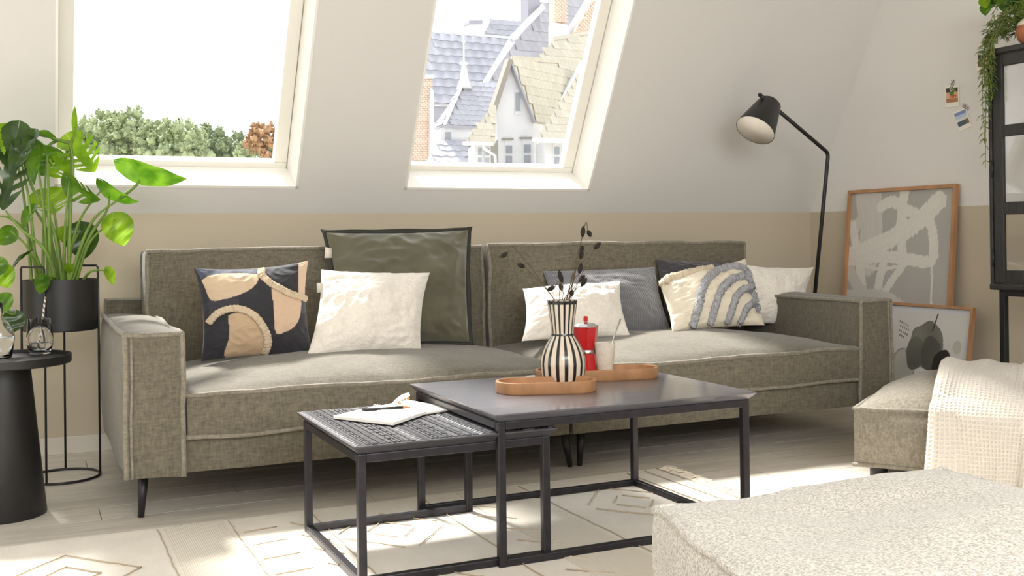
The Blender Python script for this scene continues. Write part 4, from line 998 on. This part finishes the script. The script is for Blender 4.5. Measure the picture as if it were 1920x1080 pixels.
for i in range(20):
    fx = rr.uniform(1840, 1900); endy = rr.choice([120, 150, 90, 105, 80, 170]) if fx > 1860 else rr.choice([140, 190, 230, 270, 315, 160])
    if fx > 1862: endy = rr.uniform(55, 88); 
    xo = XC - .03 if fx <= 1860 else XC + .05
    st0 = pt + V((rr.uniform(-.04, .04), rr.uniform(-.04, .04), .11)); up = st0 + V((rr.uniform(-.12, -.03), rr.uniform(-.02, .14), rr.uniform(.02, .12)))
    if fx <= 1862:
        fxx = rr.uniform(1843, 1858); edge = atX(fxx + 4, 92, XC - .02); edge.z = zt1 + .02; e = atX(fxx + rr.uniform(-4, 3), endy, XC - .025); e2 = atX(fxx + rr.uniform(-3, 3), (endy + 92)/2, XC - .025); P = [st0, up, edge, e2, e]
    else:
        e = atX(fx - 10, endy, XC + .08); P = [st0, up, e + V((0, 0, .03)), e]
    strand(P, int(10 + sum((V(a) - V(b)).length for a, b in zip(P, P[1:]))*70), i).build('strand', 'rhipsalis', t, off=pt)
for i in range(16):
    a = atX(rr.uniform(1850, 1912), rr.uniform(22, 80), XC + rr.uniform(.02, .2)); strand([pt + V((0, 0, .11)), (pt + V((0, 0, .14))).lerp(a, .6), a], 22, 60 + i).build('strand', 'rhipsalis', t, off=pt)
mm_ = V((XC + .24, ya - .34, zt1)); t = thing('houseplant', 'round-leaved green houseplant standing on top of the cabinet', 'plant', mm_)
MB().lathe([(.05, 0), (.07, .13), (.064, .13), (.06, .11), (0, .11)], n=32).build('pot', 'black_metal', t)
for i, (a, b) in enumerate(((1843, 2), (1847, 15), (1858, 3), (1870, 0), (1882, 8), (1893, 3), (1905, 12), (1912, 25), (1880, -15), (1860, -12), (1900, -15), (1915, 0))):
    B = atX(a + 3, b - 6, XC + .1 + .02*(i % 4)); leaf(MB(), B, B + V((-.01, .02*(i % 3 - 1), -.055)), .032, V((.3, -1, .1)), .2, .2, fold=.2, n=12).build('leaf', ['leaf_bright', 'leaf_mid', 'leaf_dark'][i % 3], t, off=mm_)
    MB().tube(catmull([mm_ + V((0, 0, .11)), (mm_ + V((0, 0, .16))).lerp(B, .5), B], 6), .003, 6).build('petiole', 'stem_green', t, off=mm_)
vb = atX(1938, 84, XC + .09); vb = V((XC + .10, atX(1935, 60, XC + .1).y, zt1))
t = thing('round_vase', 'round vase with rough terracotta body and white shoulder on the cabinet', 'vase', vb)
MB().lathe([(.035, 0), (.062, .03), (.072, .065), (.066, .095)], n=40).build('rough_body', 'terracotta', t)
MB().lathe([(.0665, .094), (.06, .112), (.04, .13), (.022, .138), (.022, .15), (.018, .15), (.018, .13), (0, .12)], n=40).build('glazed_shoulder', 'cup_cream', t)

# ================================================================== ottoman, blanket, pouf
OX = V((3.03, 3.3, 0)); e1 = V((.84, .545, 0)).normalized(); e2 = V((e1.y, -e1.x, 0)); LO, WO = .86, .82
MO = Matrix(((e1.x, e2.x, 0, OX.x), (e1.y, e2.y, 0, OX.y), (0, 0, 1, 0), (0, 0, 0, 1)))
t = thing('ottoman', 'olive grey upholstered ottoman right of the tables, under the blanket', 'ottoman', OX); o = OX
mb = MB(); pos = softbox(mb, (0, 0, .075), (LO, WO, .30), (.035, .01, .02, .01, 0, .13), .009, 4, seed=41, res=.035, M=MO); bd = mb.build('ottoman_body', 'olive_weave_light', t, off=o)
pp = MB(); seam(pp, pos, [(-1, -1, 1), (1, -1, 1), (1, 1, 1), (-1, 1, 1), (-1, -1, 1)], .0095); seam(pp, pos, [(-1, -1, -1), (1, -1, -1), (1, 1, -1), (-1, 1, -1), (-1, -1, -1)], .0095); pp.build('piping', 'olive_weave_light', bd, off=o)
for a, b in ((.09, .07), (LO - .09, .07), (.09, WO - .07), (LO - .09, WO - .07)):
    q = OX + e1*a + e2*b; MB().lathe([(.035, 0), (.035, .06), (.03, .078)], q, 20).build('foot', 'black_metal', t, off=o)
def ottz(a, b):     # crown height over the ottoman
    x, y = 2*a/LO-1, 2*b/WO-1; return .30 + .13*(max(0, (1-x*x)*(1-y*y)))**.6
def blanket():
    s0, s1 = .285, .86; H_ = .25; L_ = H_ + .93; NA, NB_ = 110, 150
    def g(u, v):
        b = s0 + (s1 - s0)*u + .0; l = v*L_
        fold = .018*math.sin(u*9 + 1.1) + .012*math.sin(u*21 + v*3) + .02*math.exp(-((u-.56 + (1-v)*.12)/.05)**2)
        prof = [(0, .062, .05), (.12, .066, .17), (.22, .066, .27), (.27, .058, .318), (.31, .03, .345), (.36, -.02, .366)]
        f0 = max(0, fold)
        def top(l_):
            a = l_ - .36 + .02; z = ottz(max(0, min(LO, a)), min(WO, b)) + .016 + .022*noise.noise(V((a*5, b*6, 2))) + .05*math.exp(-((u-.95)/.12)**2) + f0*1.1
            if a > LO - .02: z -= (a - LO + .02)*1.5
            return a, z
        if l <= .36:
            for (l0, r0, z0), (l1, r1, z1) in zip(prof, prof[1:]):
                if l <= l1 + 1e-9: q = max(0, (l - l0)/(l1 - l0)); q2 = q*q*(3-2*q)*.5 + q*.5; r_, z = r0 + (r1-r0)*q, z0 + (z1-z0)*q; break
            k = max(0, 1 - l/.27); h = min(1, max(0, (.36 - l)/.12)); a = -(r_ + f0*(.6 + 1.2*k) + .03*k)
            az_, tz = top(l); g_ = max(0, min(1, (l - .22)/.14)); z = z*(1-g_) + max(z, tz)*g_
        else:
            a, z = top(l); k = 0
        p = OX + e2*(b + .03*k*math.sin(u*7) + .012*math.sin(l*6)) + e1*a; p.z = max(z, .03)
        p += N3(p, 7, .006, 3)
        wq = .0022*(math.sin(b*2*PI/.0105*1.0)*math.sin(l*2*PI/.0105)) if False else 0
        return p
    m = MB(); m.grid(g, NA, NB_); loc = OX + e2*.5; ob = m.build('throw_blanket', 'waffle_cream', off=loc, loc=loc); tag(ob, 'cream waffle knit blanket draped over the ottoman', 'blanket')
    uv = ob.data.uv_layers.new(name='UVMap'); w2 = NA+1
    cs = np.array([[(vi % w2)/NA*(s1-s0), (vi//w2)/NB_*L_] for vi in [l.vertex_index for l in ob.data.loops]], dtype=np.float32); uv.data.foreach_set('uv', cs.ravel())
    sm_ = ob.modifiers.new('relax', 'SMOOTH'); sm_.factor = .5; sm_.iterations = 6; so_ = ob.modifiers.new('thick', 'SOLIDIFY'); so_.thickness = .006; so_.offset = 1
blanket()
mm = bpy.data.materials['waffle_cream']; tr_ = mm.node_tree; tcn = tr_.nodes.new('ShaderNodeTexCoord'); hsum = None
for d in ('X', 'Y'):
    wv = tr_.nodes.new('ShaderNodeTexWave'); wv.bands_direction = d; wv.inputs['Scale'].default_value = 20; tr_.links.new(tcn.outputs['UV'], wv.inputs[0])
    if hsum is None: hsum = wv.outputs[1]
    else:
        ad = tr_.nodes.new('ShaderNodeMath'); ad.operation = 'MAXIMUM'; tr_.links.new(hsum, ad.inputs[0]); tr_.links.new(wv.outputs[1], ad.inputs[1]); hsum = ad.outputs[0]
bp = tr_.nodes.new('ShaderNodeBump'); bp.inputs['Strength'].default_value = .7; bp.inputs['Distance'].default_value = .007; tr_.links.new(hsum, bp.inputs['Height']); tr_.links.new(bp.outputs[0], tr_.nodes['Principled BSDF'].inputs['Normal'])

def pouf():
    zt_ = .42; A = atZ(1226, 955, zt_); B = atZ(1770, 880, zt_); C = atZ(1440, 1120, zt_); A.z = B.z = C.z = 0
    C = A + (C - A).normalized()*.9; D = B + (C - A); D = B + V((C.x - A.x + .15, C.y - A.y + .05, 0))
    base = (A + D)/2; t = thing('floor_pouf', 'large cream and grey melange pouf in the right foreground', 'pouf', base)
    def pos(x, y, z):
        s_, q = (x+1)/2, (y+1)/2; p = A.lerp(B, s_).lerp(C.lerp(D, s_), q); p.z = .02 + (zt_ - .02)*(z+1)/2
        fx, fy, fz = (1-x*x), (1-y*y), (1-z*z)
        if abs(z) > .999 and z > 0:
            p.z += .055*(fx*fy)**.55 + .03*math.exp(-((x-.35)**2 + (y-.5)**2)*3)*(fx*fy)**.3 - .028*math.exp(-((x+.25)**2*3 + (y+.35)**2*5))*(fx*fy)**.3
        if abs(x) > .999: p += (B-A).normalized()*math.copysign(.03*(fy*fz)**.6, x)
        if abs(y) > .999: p += (C-A).normalized()*math.copysign(.03*(fx*fz)**.6, y)
        if z > .999: p.z += .012*math.sin((x*2.3))*fx
        p.z += -.02*(1-z)/2*0
        return p + N3(p, 5, .014, 5) + N3(p, 15, .004, 6)
    m = MB(); n = 70
    for s_ in (-1, 1):
        m.grid(lambda u, v: pos(s_, 2*u-1, 2*v-1), n, 24, s_ > 0); m.grid(lambda u, v: pos(2*u-1, s_, 2*v-1), n, 24, s_ < 0); m.grid(lambda u, v: pos(2*u-1, 2*v-1, s_), n, n, s_ > 0)
    b = m.build('pouf_cover', 'boucle', t, off=base); pp = MB()
    seam(pp, pos, [(-1, -1, 1), (1, -1, 1), (1, 1, 1), (-1, 1, 1), (-1, -1, 1)], .0085, 60); pp.build('piping', 'boucle', b, off=base)
pouf()

# ================================================================== outdoors
struct(tag(MB().box((-150, 6.5, -9.2), (250, 330, -9)).build('ground', 'ground_mat', smooth=False)))
def tree(label, px, py, yy, wpx, mi, seed, group):
    c = atY(px, py, yy); sc_ = yy/F_PX*1.15; rad = wpx*sc_/2; base = V((c.x, c.y, -9)); t = thing('tree', label, 'tree', base, group=group); rr = random.Random(seed)
    m = MB()
    for k in range(110):
        a = V((rr.gauss(0, .5), rr.gauss(0, .5), rr.gauss(0, .45))); 
        if a.length > 1: a.normalize()
        m.ball(c + V((a.x*rad, a.y*rad, a.z*rad*.9 - rad*.7)), rad*rr.uniform(.09, .19), 8)
    nb = len(m.v)
    for k in range(5200):
        q = V(m.v[rr.randrange(nb)]); d = (q - c - V((0, 0, -rad*.7))).normalized(); e_ = rad*rr.uniform(.025, .065); a1_ = V((rr.gauss(0, 1), rr.gauss(0, 1), rr.gauss(0, 1))).normalized(); a2_ = a1_.orthogonal().normalized(); q = q + d*rad*rr.uniform(-.02, .12)
        m.add([q + a1_*e_, q + a2_*e_, q - a1_*e_, q - a2_*e_], [(0, 1, 2, 3)])
    m.v = [tuple(V(p) + noise.noise_vector(V(p)*(2.2/ rad*2.5))*rad*.09 + noise.noise_vector(V(p)*(14/rad))*rad*.05) for p in m.v]
    q = m.build('crown', 'crown_%d' % mi, t, off=base); q['kind'] = 'stuff'
    tk = MB().tube([base, base + V((0, 0, (c.z - rad) + 9))], [rad*.12, rad*.07], 8)
    for k in range(4): a_ = k*1.6; s_ = base + V((0, 0, (c.z - rad*1.3) + 9)); tk.tube([s_, s_ + V((math.cos(a_)*rad*.4, math.sin(a_)*rad*.4, rad*.6))], [rad*.05, rad*.02], 6)
    tk.build('trunk', 'trunk', t, off=base)
for i, (px, py, yy, wp, mi, lb) in enumerate(((165, 232, 60, 80, 0, 'pale sunlit green tree at the left end of the tree line'), (205, 222, 64, 70, 0, 'green tree second from the left in the tree line'), (250, 222, 60, 85, 0, 'tallest light green tree in the left half of the line'), (300, 236, 58, 75, 0, 'rounded green tree left of the middle of the line'), (345, 246, 56, 80, 0, 'olive green tree in the middle of the line'), (392, 248, 62, 70, 1, 'dark green tree just right of the middle'), (430, 256, 60, 70, 1, 'darker green tree right of the middle'), (470, 268, 50, 50, 0, 'small bright green tree beside the rust coloured one'), (497, 240, 46, 60, 2, 'rust brown tree at the right end of the tree line'), (120, 250, 66, 90, 0, 'pale green tree half hidden by the window frame'), (530, 262, 60, 60, 1, 'green tree behind the rust brown one'))):
    tree(lb, px, py, yy, wp, mi, i, 'trees beyond the left roof window')

tile_me = {}
def tile_mesh(m):
    if m not in tile_me:
        mb = MB(); n = 6; vs = []; 
        for j, (y, dz) in enumerate(((0, .06), (1.06, .0))):
            for lay in (0, -.10):
                for k in range(n+1):
                    u = k/n; vs.append((u - .5, y - .5, dz + lay*.6 + .05*math.sin(u*PI*2)))
        w_ = n+1; fs = []
        for k in range(n): fs += [(k, k+1, 2*w_+k+1, 2*w_+k), (k, w_+k, w_+k+1, k+1)]
        fs += [(0, 2*w_, 3*w_, w_), (n, w_+n, 3*w_+n, 2*w_+n)]
        mb.add(vs, fs); me = bpy.data.meshes.new('roof_tile'); me.from_pydata(mb.v, [], mb.f); me.materials.append(MATS[m]); me.polygons.foreach_set('use_smooth', [True]*len(me.polygons)); me.set_sharp_from_angle(angle=R(40)); tile_me[m] = me
    return tile_me[m]
def roof(parent, P, rows, tw_ratio, m, base, slabm='render_grey', label=None, th=.25):
    """P: eave-left, eave-right, then upper points (3 or 4+ pts polygon, world). Tiles in courses parallel to the eave."""
    PL = P; P = [V(p) for p in P]; ex = (P[1] - P[0]).normalized(); nn = ex.cross(P[-1] - P[0]).normalized()
    if nn.z < 0: nn = -nn
    ey = nn.cross(ex).normalized()
    if ey.z < 0: ey = -ey
    for k_ in range(2, len(P) - 1):
        d_ = P[k_] - EYE; P[k_] = EYE + d_*((P[0] - EYE).dot(nn)/d_.dot(nn))
        if PL is not None: PL[k_] = P[k_].copy()
    Q = [((p - P[0]).dot(ex), (p - P[0]).dot(ey)) for p in P]; H_ = max(q[1] for q in Q); rh = H_/rows; tw = rh*tw_ratio
    F3 = [P[0] + ex*a + ey*b for a, b in Q]
    sl_ = MB().prism([p - nn*.05 for p in F3], -nn*th).build('roof', m, parent, smooth=False, off=base)
    me = tile_mesh(m); x0, x1 = min(q[0] for q in Q), max(q[0] for q in Q); cnt = 0
    for j in range(rows):
        yy = (j + .5)*rh; x = x0 + tw*.5 + (0 if j % 2 == 0 else 0)
        while x < x1 + tw*.2:
            if inpoly(x - tw*.4, min(yy, H_*.999), Q) and inpoly(x + tw*.4, min(yy, H_*.999), Q) and cnt < 300:
                o_ = bpy.data.objects.new('roof_tile', me); COL.objects.link(o_); o_.parent = sl_; c = P[0] + ex*x + ey*yy - base
                M_ = Matrix(((ex.x*tw, ey.x*rh, nn.x*tw, c.x), (ex.y*tw, ey.y*rh, nn.y*tw, c.y), (ex.z*tw, ey.z*rh, nn.z*tw, c.z), (0, 0, 0, 1))); o_.matrix_local = M_; cnt += 1
            x += tw
    return sl_, nn
def PZ(*L): return [atZ(x, y, z) for x, y, z in L]
def band(parent, a, b, w_, m, base, name='verge_board', up=.3):
    a, b = V(a), V(b); d = (b - a).normalized(); s_ = d.cross(V((0, 1, 0))).normalized()*w_/2
    return MB().prism([a - s_ + V((0, -.25, 0)), b - s_ + V((0, -.25, 0)), b + s_ + V((0, -.25, 0)), a + s_ + V((0, -.25, 0))], (0, up, 0)).build(name, m, parent, smooth=False, off=base)
def wall(parent, pts, depth, m, base, name='wall'):
    return MB().prism(pts, (depth*.3, depth, 0)).build(name, m, parent, smooth=False, off=base)
def win(parent, x0, y0, x1, y1, Y, base, mull=True):
    a, b, c, d = atY(x0, y1, Y), atY(x1, y1, Y), atY(x1, y0, Y), atY(x0, y0, Y); f_ = MB(); W_ = (b-a).length*.16
    q = MB().prism([a, b, c, d], (0, .3, 0)).build('window', 'render_white', parent, smooth=False, off=base)
    i_ = lambda p: p + ((a+c)/2 - p)*.3 + V((0, -.06, 0)); m_ = MB(); cc = (a+c)/2
    A, B, C_, D = [i_(p) for p in (a, b, c, d)]
    lo = A.lerp(D, .62); lo2 = B.lerp(C_, .62); hi = A.lerp(D, .72); hi2 = B.lerp(C_, .72)
    if mull: MB().prism([A, B, lo2, lo], (0, .05, 0)).build('pane', 'far_glass', q, smooth=False, off=base); MB().prism([hi, hi2, C_, D], (0, .05, 0)).build('pane', 'far_glass', q, smooth=False, off=base)
    else: MB().prism([A, B, C_, D], (0, .05, 0)).build('pane', 'far_glass', q, smooth=False, off=base)
GZ = -9
def down(p, z=GZ): return V((p.x, p.y, z))
# --- far left house with violet tiles
base = atY(870, 190, 95); base.z = GZ; t = thing('house', 'far house with long violet grey tiled roof and a thin ridge behind the spire', 'house', base)
E0, E1 = atY(770, 188, 92), atY(925, 200, 92); R0, R1 = atY(800, 64, 99), atY(957, 70, 99)
E1.z = E0.z = (E0.z+E1.z)/2; R0.z = R1.z = (R0.z+R1.z)/2
roof(t, [E0, atY(955, 200, 92).lerp(E1, 0) + V((1.6, 0, 0)), R1, R0], 9, .95, 'tile_violet', base)
MB().prism([R0, R1, R1 + V((0, .5, .35)), R0 + V((0, .5, .35))], (0, .3, 0)).build('ridge_cap', 'tile_violet', t, off=base, smooth=False)
wall(t, [down(E0 + V((.5, .8, 0))), down(E1 + V((0, .8, 0))), E1 + V((0, .8, -.2)), E0 + V((.5, .8, -.2))], 6, 'render_white', base)
MB().prism([E0 + V((.5, .6, -.2)), E1 + V((0, .6, -.2)), E1 + V((0, .6, -1.7)), E0 + V((.5, .6, -1.7))], (0, .3, 0)).build('cornice', 'render_grey', t, off=base, smooth=False)
# --- back roof and its chimney
base = atY(940, 70, 118); base.z = GZ; t = thing('house', 'small violet roof with a scalloped ridge farthest back beside the tall chimney', 'house', base)
a, b, c, d = atY(903, 72, 110), atY(1000, 62, 110), atY(985, 23, 112), atY(921, 36, 112); b.z = a.z; c.z = d.z
roof(t, [a, b, c, d], 4, 1.1, 'tile_violet', base); wall(t, [down(a), down(b), b - V((0, 0, .1)), a - V((0, 0, .1))], 6, 'render_white', base)
base = atY(891, 70, 104); base.z = GZ; t = thing('chimney', 'small cream chimney with flat cap behind the far left roof', 'chimney', base)
a, b, c, d = atY(883, 75, 104), atY(903, 75, 104), atY(903, 44, 104), atY(883, 44, 104); MB().prism([down(a), down(b), c, d], (0, 1.4, 0)).build('chimney_stack', 'render_white', t, off=base, smooth=False)
MB().prism([atY(880, 44, 103.8), atY(905, 44, 103.8), atY(905, 38, 103.8), atY(880, 38, 103.8)], (0, 1.8, 0)).build('chimney_cap', 'render_grey', t, off=base, smooth=False)
# --- big dark roof rising to the right
base = atY(1000, 150, 84); base.z = GZ; t = thing('house', 'tall house with steep dark violet roof and white gable edge', 'house', base)
E0, E1 = atY(893, 180, 78), atY(1010, 150, 78); E2 = atY(1075, 60, 82); R1 = atY(1120, -25, 88); R0 = atY(1014, 12, 88)
ex_ = [atZ(893, 186, 10.0), atZ(1020, 152, 10.0)]
P = [atY(900, 172, 80), atY(1060, 110, 86), atY(1125, -30, 92), atY(1017, 8, 87)]
P[1].z = P[0].z + 1.2
sl_, nn_ = roof(t, P, 12, 1.15, 'tile_violet', base)
band(t, atY(904, 163, 79.6), atY(958, 74, 83), .36, 'render_white', base); band(t, atY(958, 74, 82.6), atY(1018, 12, 86), .5, 'render_white', base)
band(t, atY(1064, 76, 82), atY(1112, -4, 84), 1.1, 'render_white', base)
wall(t, [down(P[0] + V((0, 1, 0))), down(P[1] + V((0, 1, 0))), P[1] + V((0, 1, -.4)), P[0] + V((0, 1, -.4))], 5, 'render_white', base)
# brick gable to the right of the verge, bricks as parts
g0, g1, g2 = atY(1066, 78, 81.5), atY(1128, 78, 81.5), atY(1128, -8, 81.5); g3 = atY(1111, 2, 81.5)
bw = MB().prism([down(g0), down(g1), g2, g3, g0], (0, .4, 0)).build('gable_wall', 'mortar', t, off=base, smooth=False)
bm = None; Qp = [(1066, 78), (1128, 78), (1128, -8), (1111, 2)]
def bricks(parent, Qp, Y, bw_, bh_, base, m='brick_pale', cap=220):
    xs_ = [q[0] for q in Qp]; ys_ = [q[1] for q in Qp]; y = min(ys_) + bh_/2; r_ = 0; me = None; n_ = 0
    s_ = (atY(max(xs_), 60, Y) - atY(min(xs_), 60, Y)).length/(max(xs_)-min(xs_))
    while y < max(ys_):
        x = min(xs_) + (bw_/2 if r_ % 2 else 0)
        while x < max(xs_):
            if inpoly(x, y, Qp) and n_ < cap:
                if me is None: mm_ = MB().box((-bw_*.46*s_, -.06, -bh_*.42*s_), (bw_*.46*s_, .1, bh_*.42*s_)); o_ = mm_.build('brick', m, parent, smooth=False); me = o_.data
                else: o_ = bpy.data.objects.new('brick', me); COL.objects.link(o_); o_.parent = parent
                o_.location = atY(x, y, Y) - base; n_ += 1
            x += bw_
        y += bh_; r_ += 1
bricks(bw, Qp, 81.4, 7, 3.6, base)
# --- chimneys
for lab, x0, x1, yb, Y, ms, mc in (('tall grey rendered chimney above the dark roof', 977, 1013, 60, 85.6, 'render_grey', 'render_white'), ('brick chimney with white base between the dark and the beige roof', 1030, 1062, 75, 78, 'brick_pale', 'render_white')):
    base = atY((x0+x1)/2, yb, Y); base.z -= 3; t = thing('chimney', lab, 'chimney', base); xm = x0 + (x1-x0)*.38
    a, b, c_, d = atY(xm, yb, Y), atY(x1, yb - 3, Y + .3), atY(x1, -90, Y + .3), atY(xm, -90, Y); s_ = atY(x0, yb - 3, Y + 1.3) - a; s_.z = 0
    bk = b + s_; 
    MB().prism([down(a, a.z-2), down(b, a.z-2), down(b + s_, a.z-2), down(a + s_, a.z-2)], (0, 0, c_.z - a.z + 2)).build('chimney_stack', ms, t, off=base, smooth=False)
    if ms == 'brick_pale':
        zz0 = atY(1045, 44, Y).z; MB().prism([down(a - s_*.1 + V((-.1, -.12, 0)), a.z-2), down(b + V((.12, -.12, 0)), a.z-2), down(b + s_*1.1, a.z-2), down(a + s_*1.15, a.z-2)], (0, 0, zz0 - a.z + 2)).build('chimney_base', mc, t, off=base, smooth=False)
        bricks(t, [(xm, 40), (x1, 40), (x1, -30), (xm, -30)], Y - .02, 6.5, 3.4, base)
# --- middle-right beige roof
base = atY(1060, 100, 70); base.z = GZ; t = thing('house', 'beige tiled house behind the white gable, below the brick chimney', 'house', base)
P = [atY(990, 130, 68), atY(1128, 128, 70), atY(1128, 60, 70.5), atY(1038, 76, 70.5)]; P[1].z = P[0].z + .3
roof(t, P, 6, .85, 'tile_beige', base); wall(t, [down(P[0] + V((0, 2, 0))), down(P[1] + V((0, 2, 0))), P[1] + V((0, 2, -.4)), P[0] + V((0, 2, -.4))], 4, 'render_white', base)
MB().prism([P[3], P[2], P[2] + V((0, .2, .3)), P[3] + V((0, .2, .3))], (0, .3, 0)).build('ridge_cap', 'tile_beige', t, off=base, smooth=False)
# --- white gable house in front
Yg = 56; base = atY(970, 230, Yg); base.z = GZ; t = thing('house', 'white gabled house with beige tiled side roof and attic window in front', 'house', base)
ap = atY(957, 117, Yg); gl = atY(932, 238, Yg); grt = atY(1000, 229, Yg)
wall(t, [down(gl), down(grt + V((.0, 0, 0))), grt, ap, atY(930, 200, Yg)], 3, 'render_white', base)
rb = atY(1052, 235, Yg + 3.0); wall(t, [down(grt + V((-.3, .2, 0))), down(rb), rb, grt + V((-.3, .2, 0))], 1.5, 'render_white', base, 'side_wall')
zr = ap.z; r2 = atZ(1087, 122, zr + .15); ev0 = grt + V((0, -.3, 0)); ev1 = atZ(1030, 232, ev0.z)
RP = [ev0, ev1, r2, ap + V((0, -.3, .1))]; roof(t, RP, 8, .8, 'tile_beige', base); r2 = RP[2]
band(t, atY(955, 112, Yg - .3), atY(913, 240, Yg - .3), .28, 'grey_board', base, up=.6); band(t, atY(957, 120, Yg - .2), atY(1000, 230, Yg - .2), .10, 'render_grey', base)
band(t, atY(1092, 120, Yg + 3), atY(1027, 234, Yg + 1.5), .42, 'render_white', base, 'valley_flashing')
MB().prism([r2, ap + V((0, -.3, .1)), ap + V((0, -.3, .35)), r2 + V((0, 0, .25))], (0, .3, 0)).build('ridge_cap', 'tile_beige', t, off=base, smooth=False)
win(t, 965, 167, 976, 215, Yg - .05, base, False)
for x0, x1, yt in ((946, 962, 262), (980, 997, 260)): win(t, x0, yt, x1, 335, Yg - .05, base); MB().prism([atY(x0 - 4, yt, Yg - .15), atY(x1 + 1, yt, Yg - .15), atY(x1 + 1, yt - 3, Yg - .15), atY(x0 - 4, yt - 3, Yg - .15)], (0, .3, 0)).build('window_hood', 'grey_board', t, off=base, smooth=False)
MB().prism([atY(916, 250, Yg - .5), atY(932, 250, Yg - .5), atY(932, 232, Yg - .5), atY(918, 236, Yg - .5)], (0, .5, 0)).build('gutter_end', 'render_white', t, off=base, smooth=False)
# --- right beige lean-to roof
base = atY(1060, 250, 52); base.z = GZ; t = thing('house', 'low house with beige tiled roof at the right edge of the window view', 'house', base)
a, b, c, d = atY(1006, 260, 51), atY(1128, 262, 51), atY(1140, 110, 54), atY(1097, 118, 54); b.z = a.z; c.z = d.z
roof(t, [a, b, c, d], 11, .8, 'tile_beige', base); MB().tube([a + V((-.3, -.2, -.1)), b + V((0, -.2, -.1))], .13, 8).build('gutter', 'render_white', t, off=base)
A_ = atY(1022, 262, 52); wall(t, [down(A_), down(b + V((0, 1, 0))), b + V((0, 1, 0)), A_], 3, 'render_white', base); win(t, 1038, 266, 1050, 335, 51.9, base); win(t, 1062, 266, 1072, 335, 51.9, base)
MB().tube([atY(1054, 264, 51), atY(1056, 275, 50.8), atY(1066, 283, 50.8), atY(1067, 345, 50.8)], .09, 8).build('downpipe', 'render_white', t, off=base)
# --- small left dormer with beige tiles
base = atY(905, 270, 53); base.z = GZ; t = thing('house', 'small white annex with beige roof left of the gable', 'house', base)
a, b, c, d = atY(872, 266, 52), atY(918, 264, 52), atY(931, 190, 53.5), atY(924, 196, 53.5); b.z = a.z; c.z = d.z
roof(t, [a, b + V((.35, 0, 0)), c, d], 6, .7, 'tile_beige', base); MB().tube([a + V((-.2, -.2, -.1)), b + V((.1, -.2, -.1))], .10, 8).build('gutter', 'render_white', t, off=base)
A_, B_ = atY(889, 270, 52.5), atY(920, 270, 52.5); wall(t, [down(A_), down(B_), B_, A_], 3, 'render_white', base); win(t, 895, 268, 904, 335, 52.4, base); win(t, 909, 268, 918, 335, 52.4, base)
B2 = atY(934, 262, 53.5); wall(t, [down(B_), down(B2), B2, B_], 1, 'grey_board', base, 'side_wall')
MB().tube([atY(906, 268, 51.8), atY(907, 278, 51.6), atY(928, 292, 52.3), atY(931, 345, 52.3)], .085, 8).build('downpipe', 'render_white', t, off=base)
# --- turret with spire
Yt = 66; base = atY(870, 260, Yt); base.z = GZ; t = thing('turret', 'scalloped violet turret roof with a tall white spire', 'turret', base)
a, b, m1 = atY(812, 233, Yt + 1), atY(832, 233, Yt - 1.2), atY(869, 152, Yt + 2); c = atY(942, 232, Yt - 1.0); d = atY(955, 160, Yt + 2.5); a.z = b.z; c.z = b.z; d.z = m1.z
roof(t, [b, c, d, m1], 9, 1.0, 'tile_violet', base); roof(t, [a, b, m1], 9, 1.0, 'tile_violet', base)
band(t, b + V((0, -.1, 0)), m1, .12, 'render_white', base, 'hip_flashing')
tp = atY(870, 122, Yt + 1.6); z0 = m1.z - .6; MB().lathe([(.55, z0), (.3, z0 + .7), (.16, tp.z), (.32, tp.z + .05), (.32, tp.z + .15), (.06, tp.z + .25), (.05, tp.z + 1.5), (.14, tp.z + 1.6), (.04, tp.z + 1.7), (.02, atY(869, 45, Yt).z)], (tp.x, tp.y, 0), 12).build('spire', 'render_white', t, off=base)
A_, B_ = atY(826, 240, Yt - .6), atY(936, 240, Yt - .6); wall(t, [down(A_), down(B_), B_, A_], 4, 'render_white', base); win(t, 832, 238, 848, 304, Yt - .7, base, False)
a, b, c, d = atY(798, 303, Yt - 3), atY(884, 303, Yt - 3), atY(895, 262, Yt - 1), atY(822, 262, Yt - 1); b.z = a.z; c.z = d.z
roof(t, [a, b, c, d], 4, 1.1, 'tile_violet', base); wall(t, [down(a + V((0, .3, 0))), down(b + V((0, .3, 0))), b + V((0, .3, -.1)), a + V((0, .3, -.1))], 3, 'render_white', base, 'parapet')
# --- brick house at the left edge of view
base = atY(790, 250, 74); base.z = GZ; t = thing('house', 'pale brick house wall at the left edge of the view', 'house', base)
A_, B_ = atY(770, 330, 74), atY(811, 330, 74); T1, T2 = atY(810, 145, 74), atY(790, 138, 74)
w_ = wall(t, [down(A_), down(B_), T1, T2, atY(770, 250, 74)], 3, 'mortar', base); bricks(w_, [(772, 322), (809, 322), (809, 148), (795, 145), (776, 250)], 73.95, 6.5, 4.2, base, cap=290)
MB().prism([atY(806, 330, 73.6), atY(815, 330, 73.6), atY(813, 170, 73.6), atY(808, 165, 73.6)], (0, .8, 0)).build('corner_pilaster', 'render_white', t, off=base, smooth=False)
MB().prism([atY(790, 147, 73.6), atY(814, 147, 73.6), atY(812, 140, 73.6), atY(792, 140, 73.6)], (0, 1, 0)).build('cornice', 'render_white', t, off=base, smooth=False)
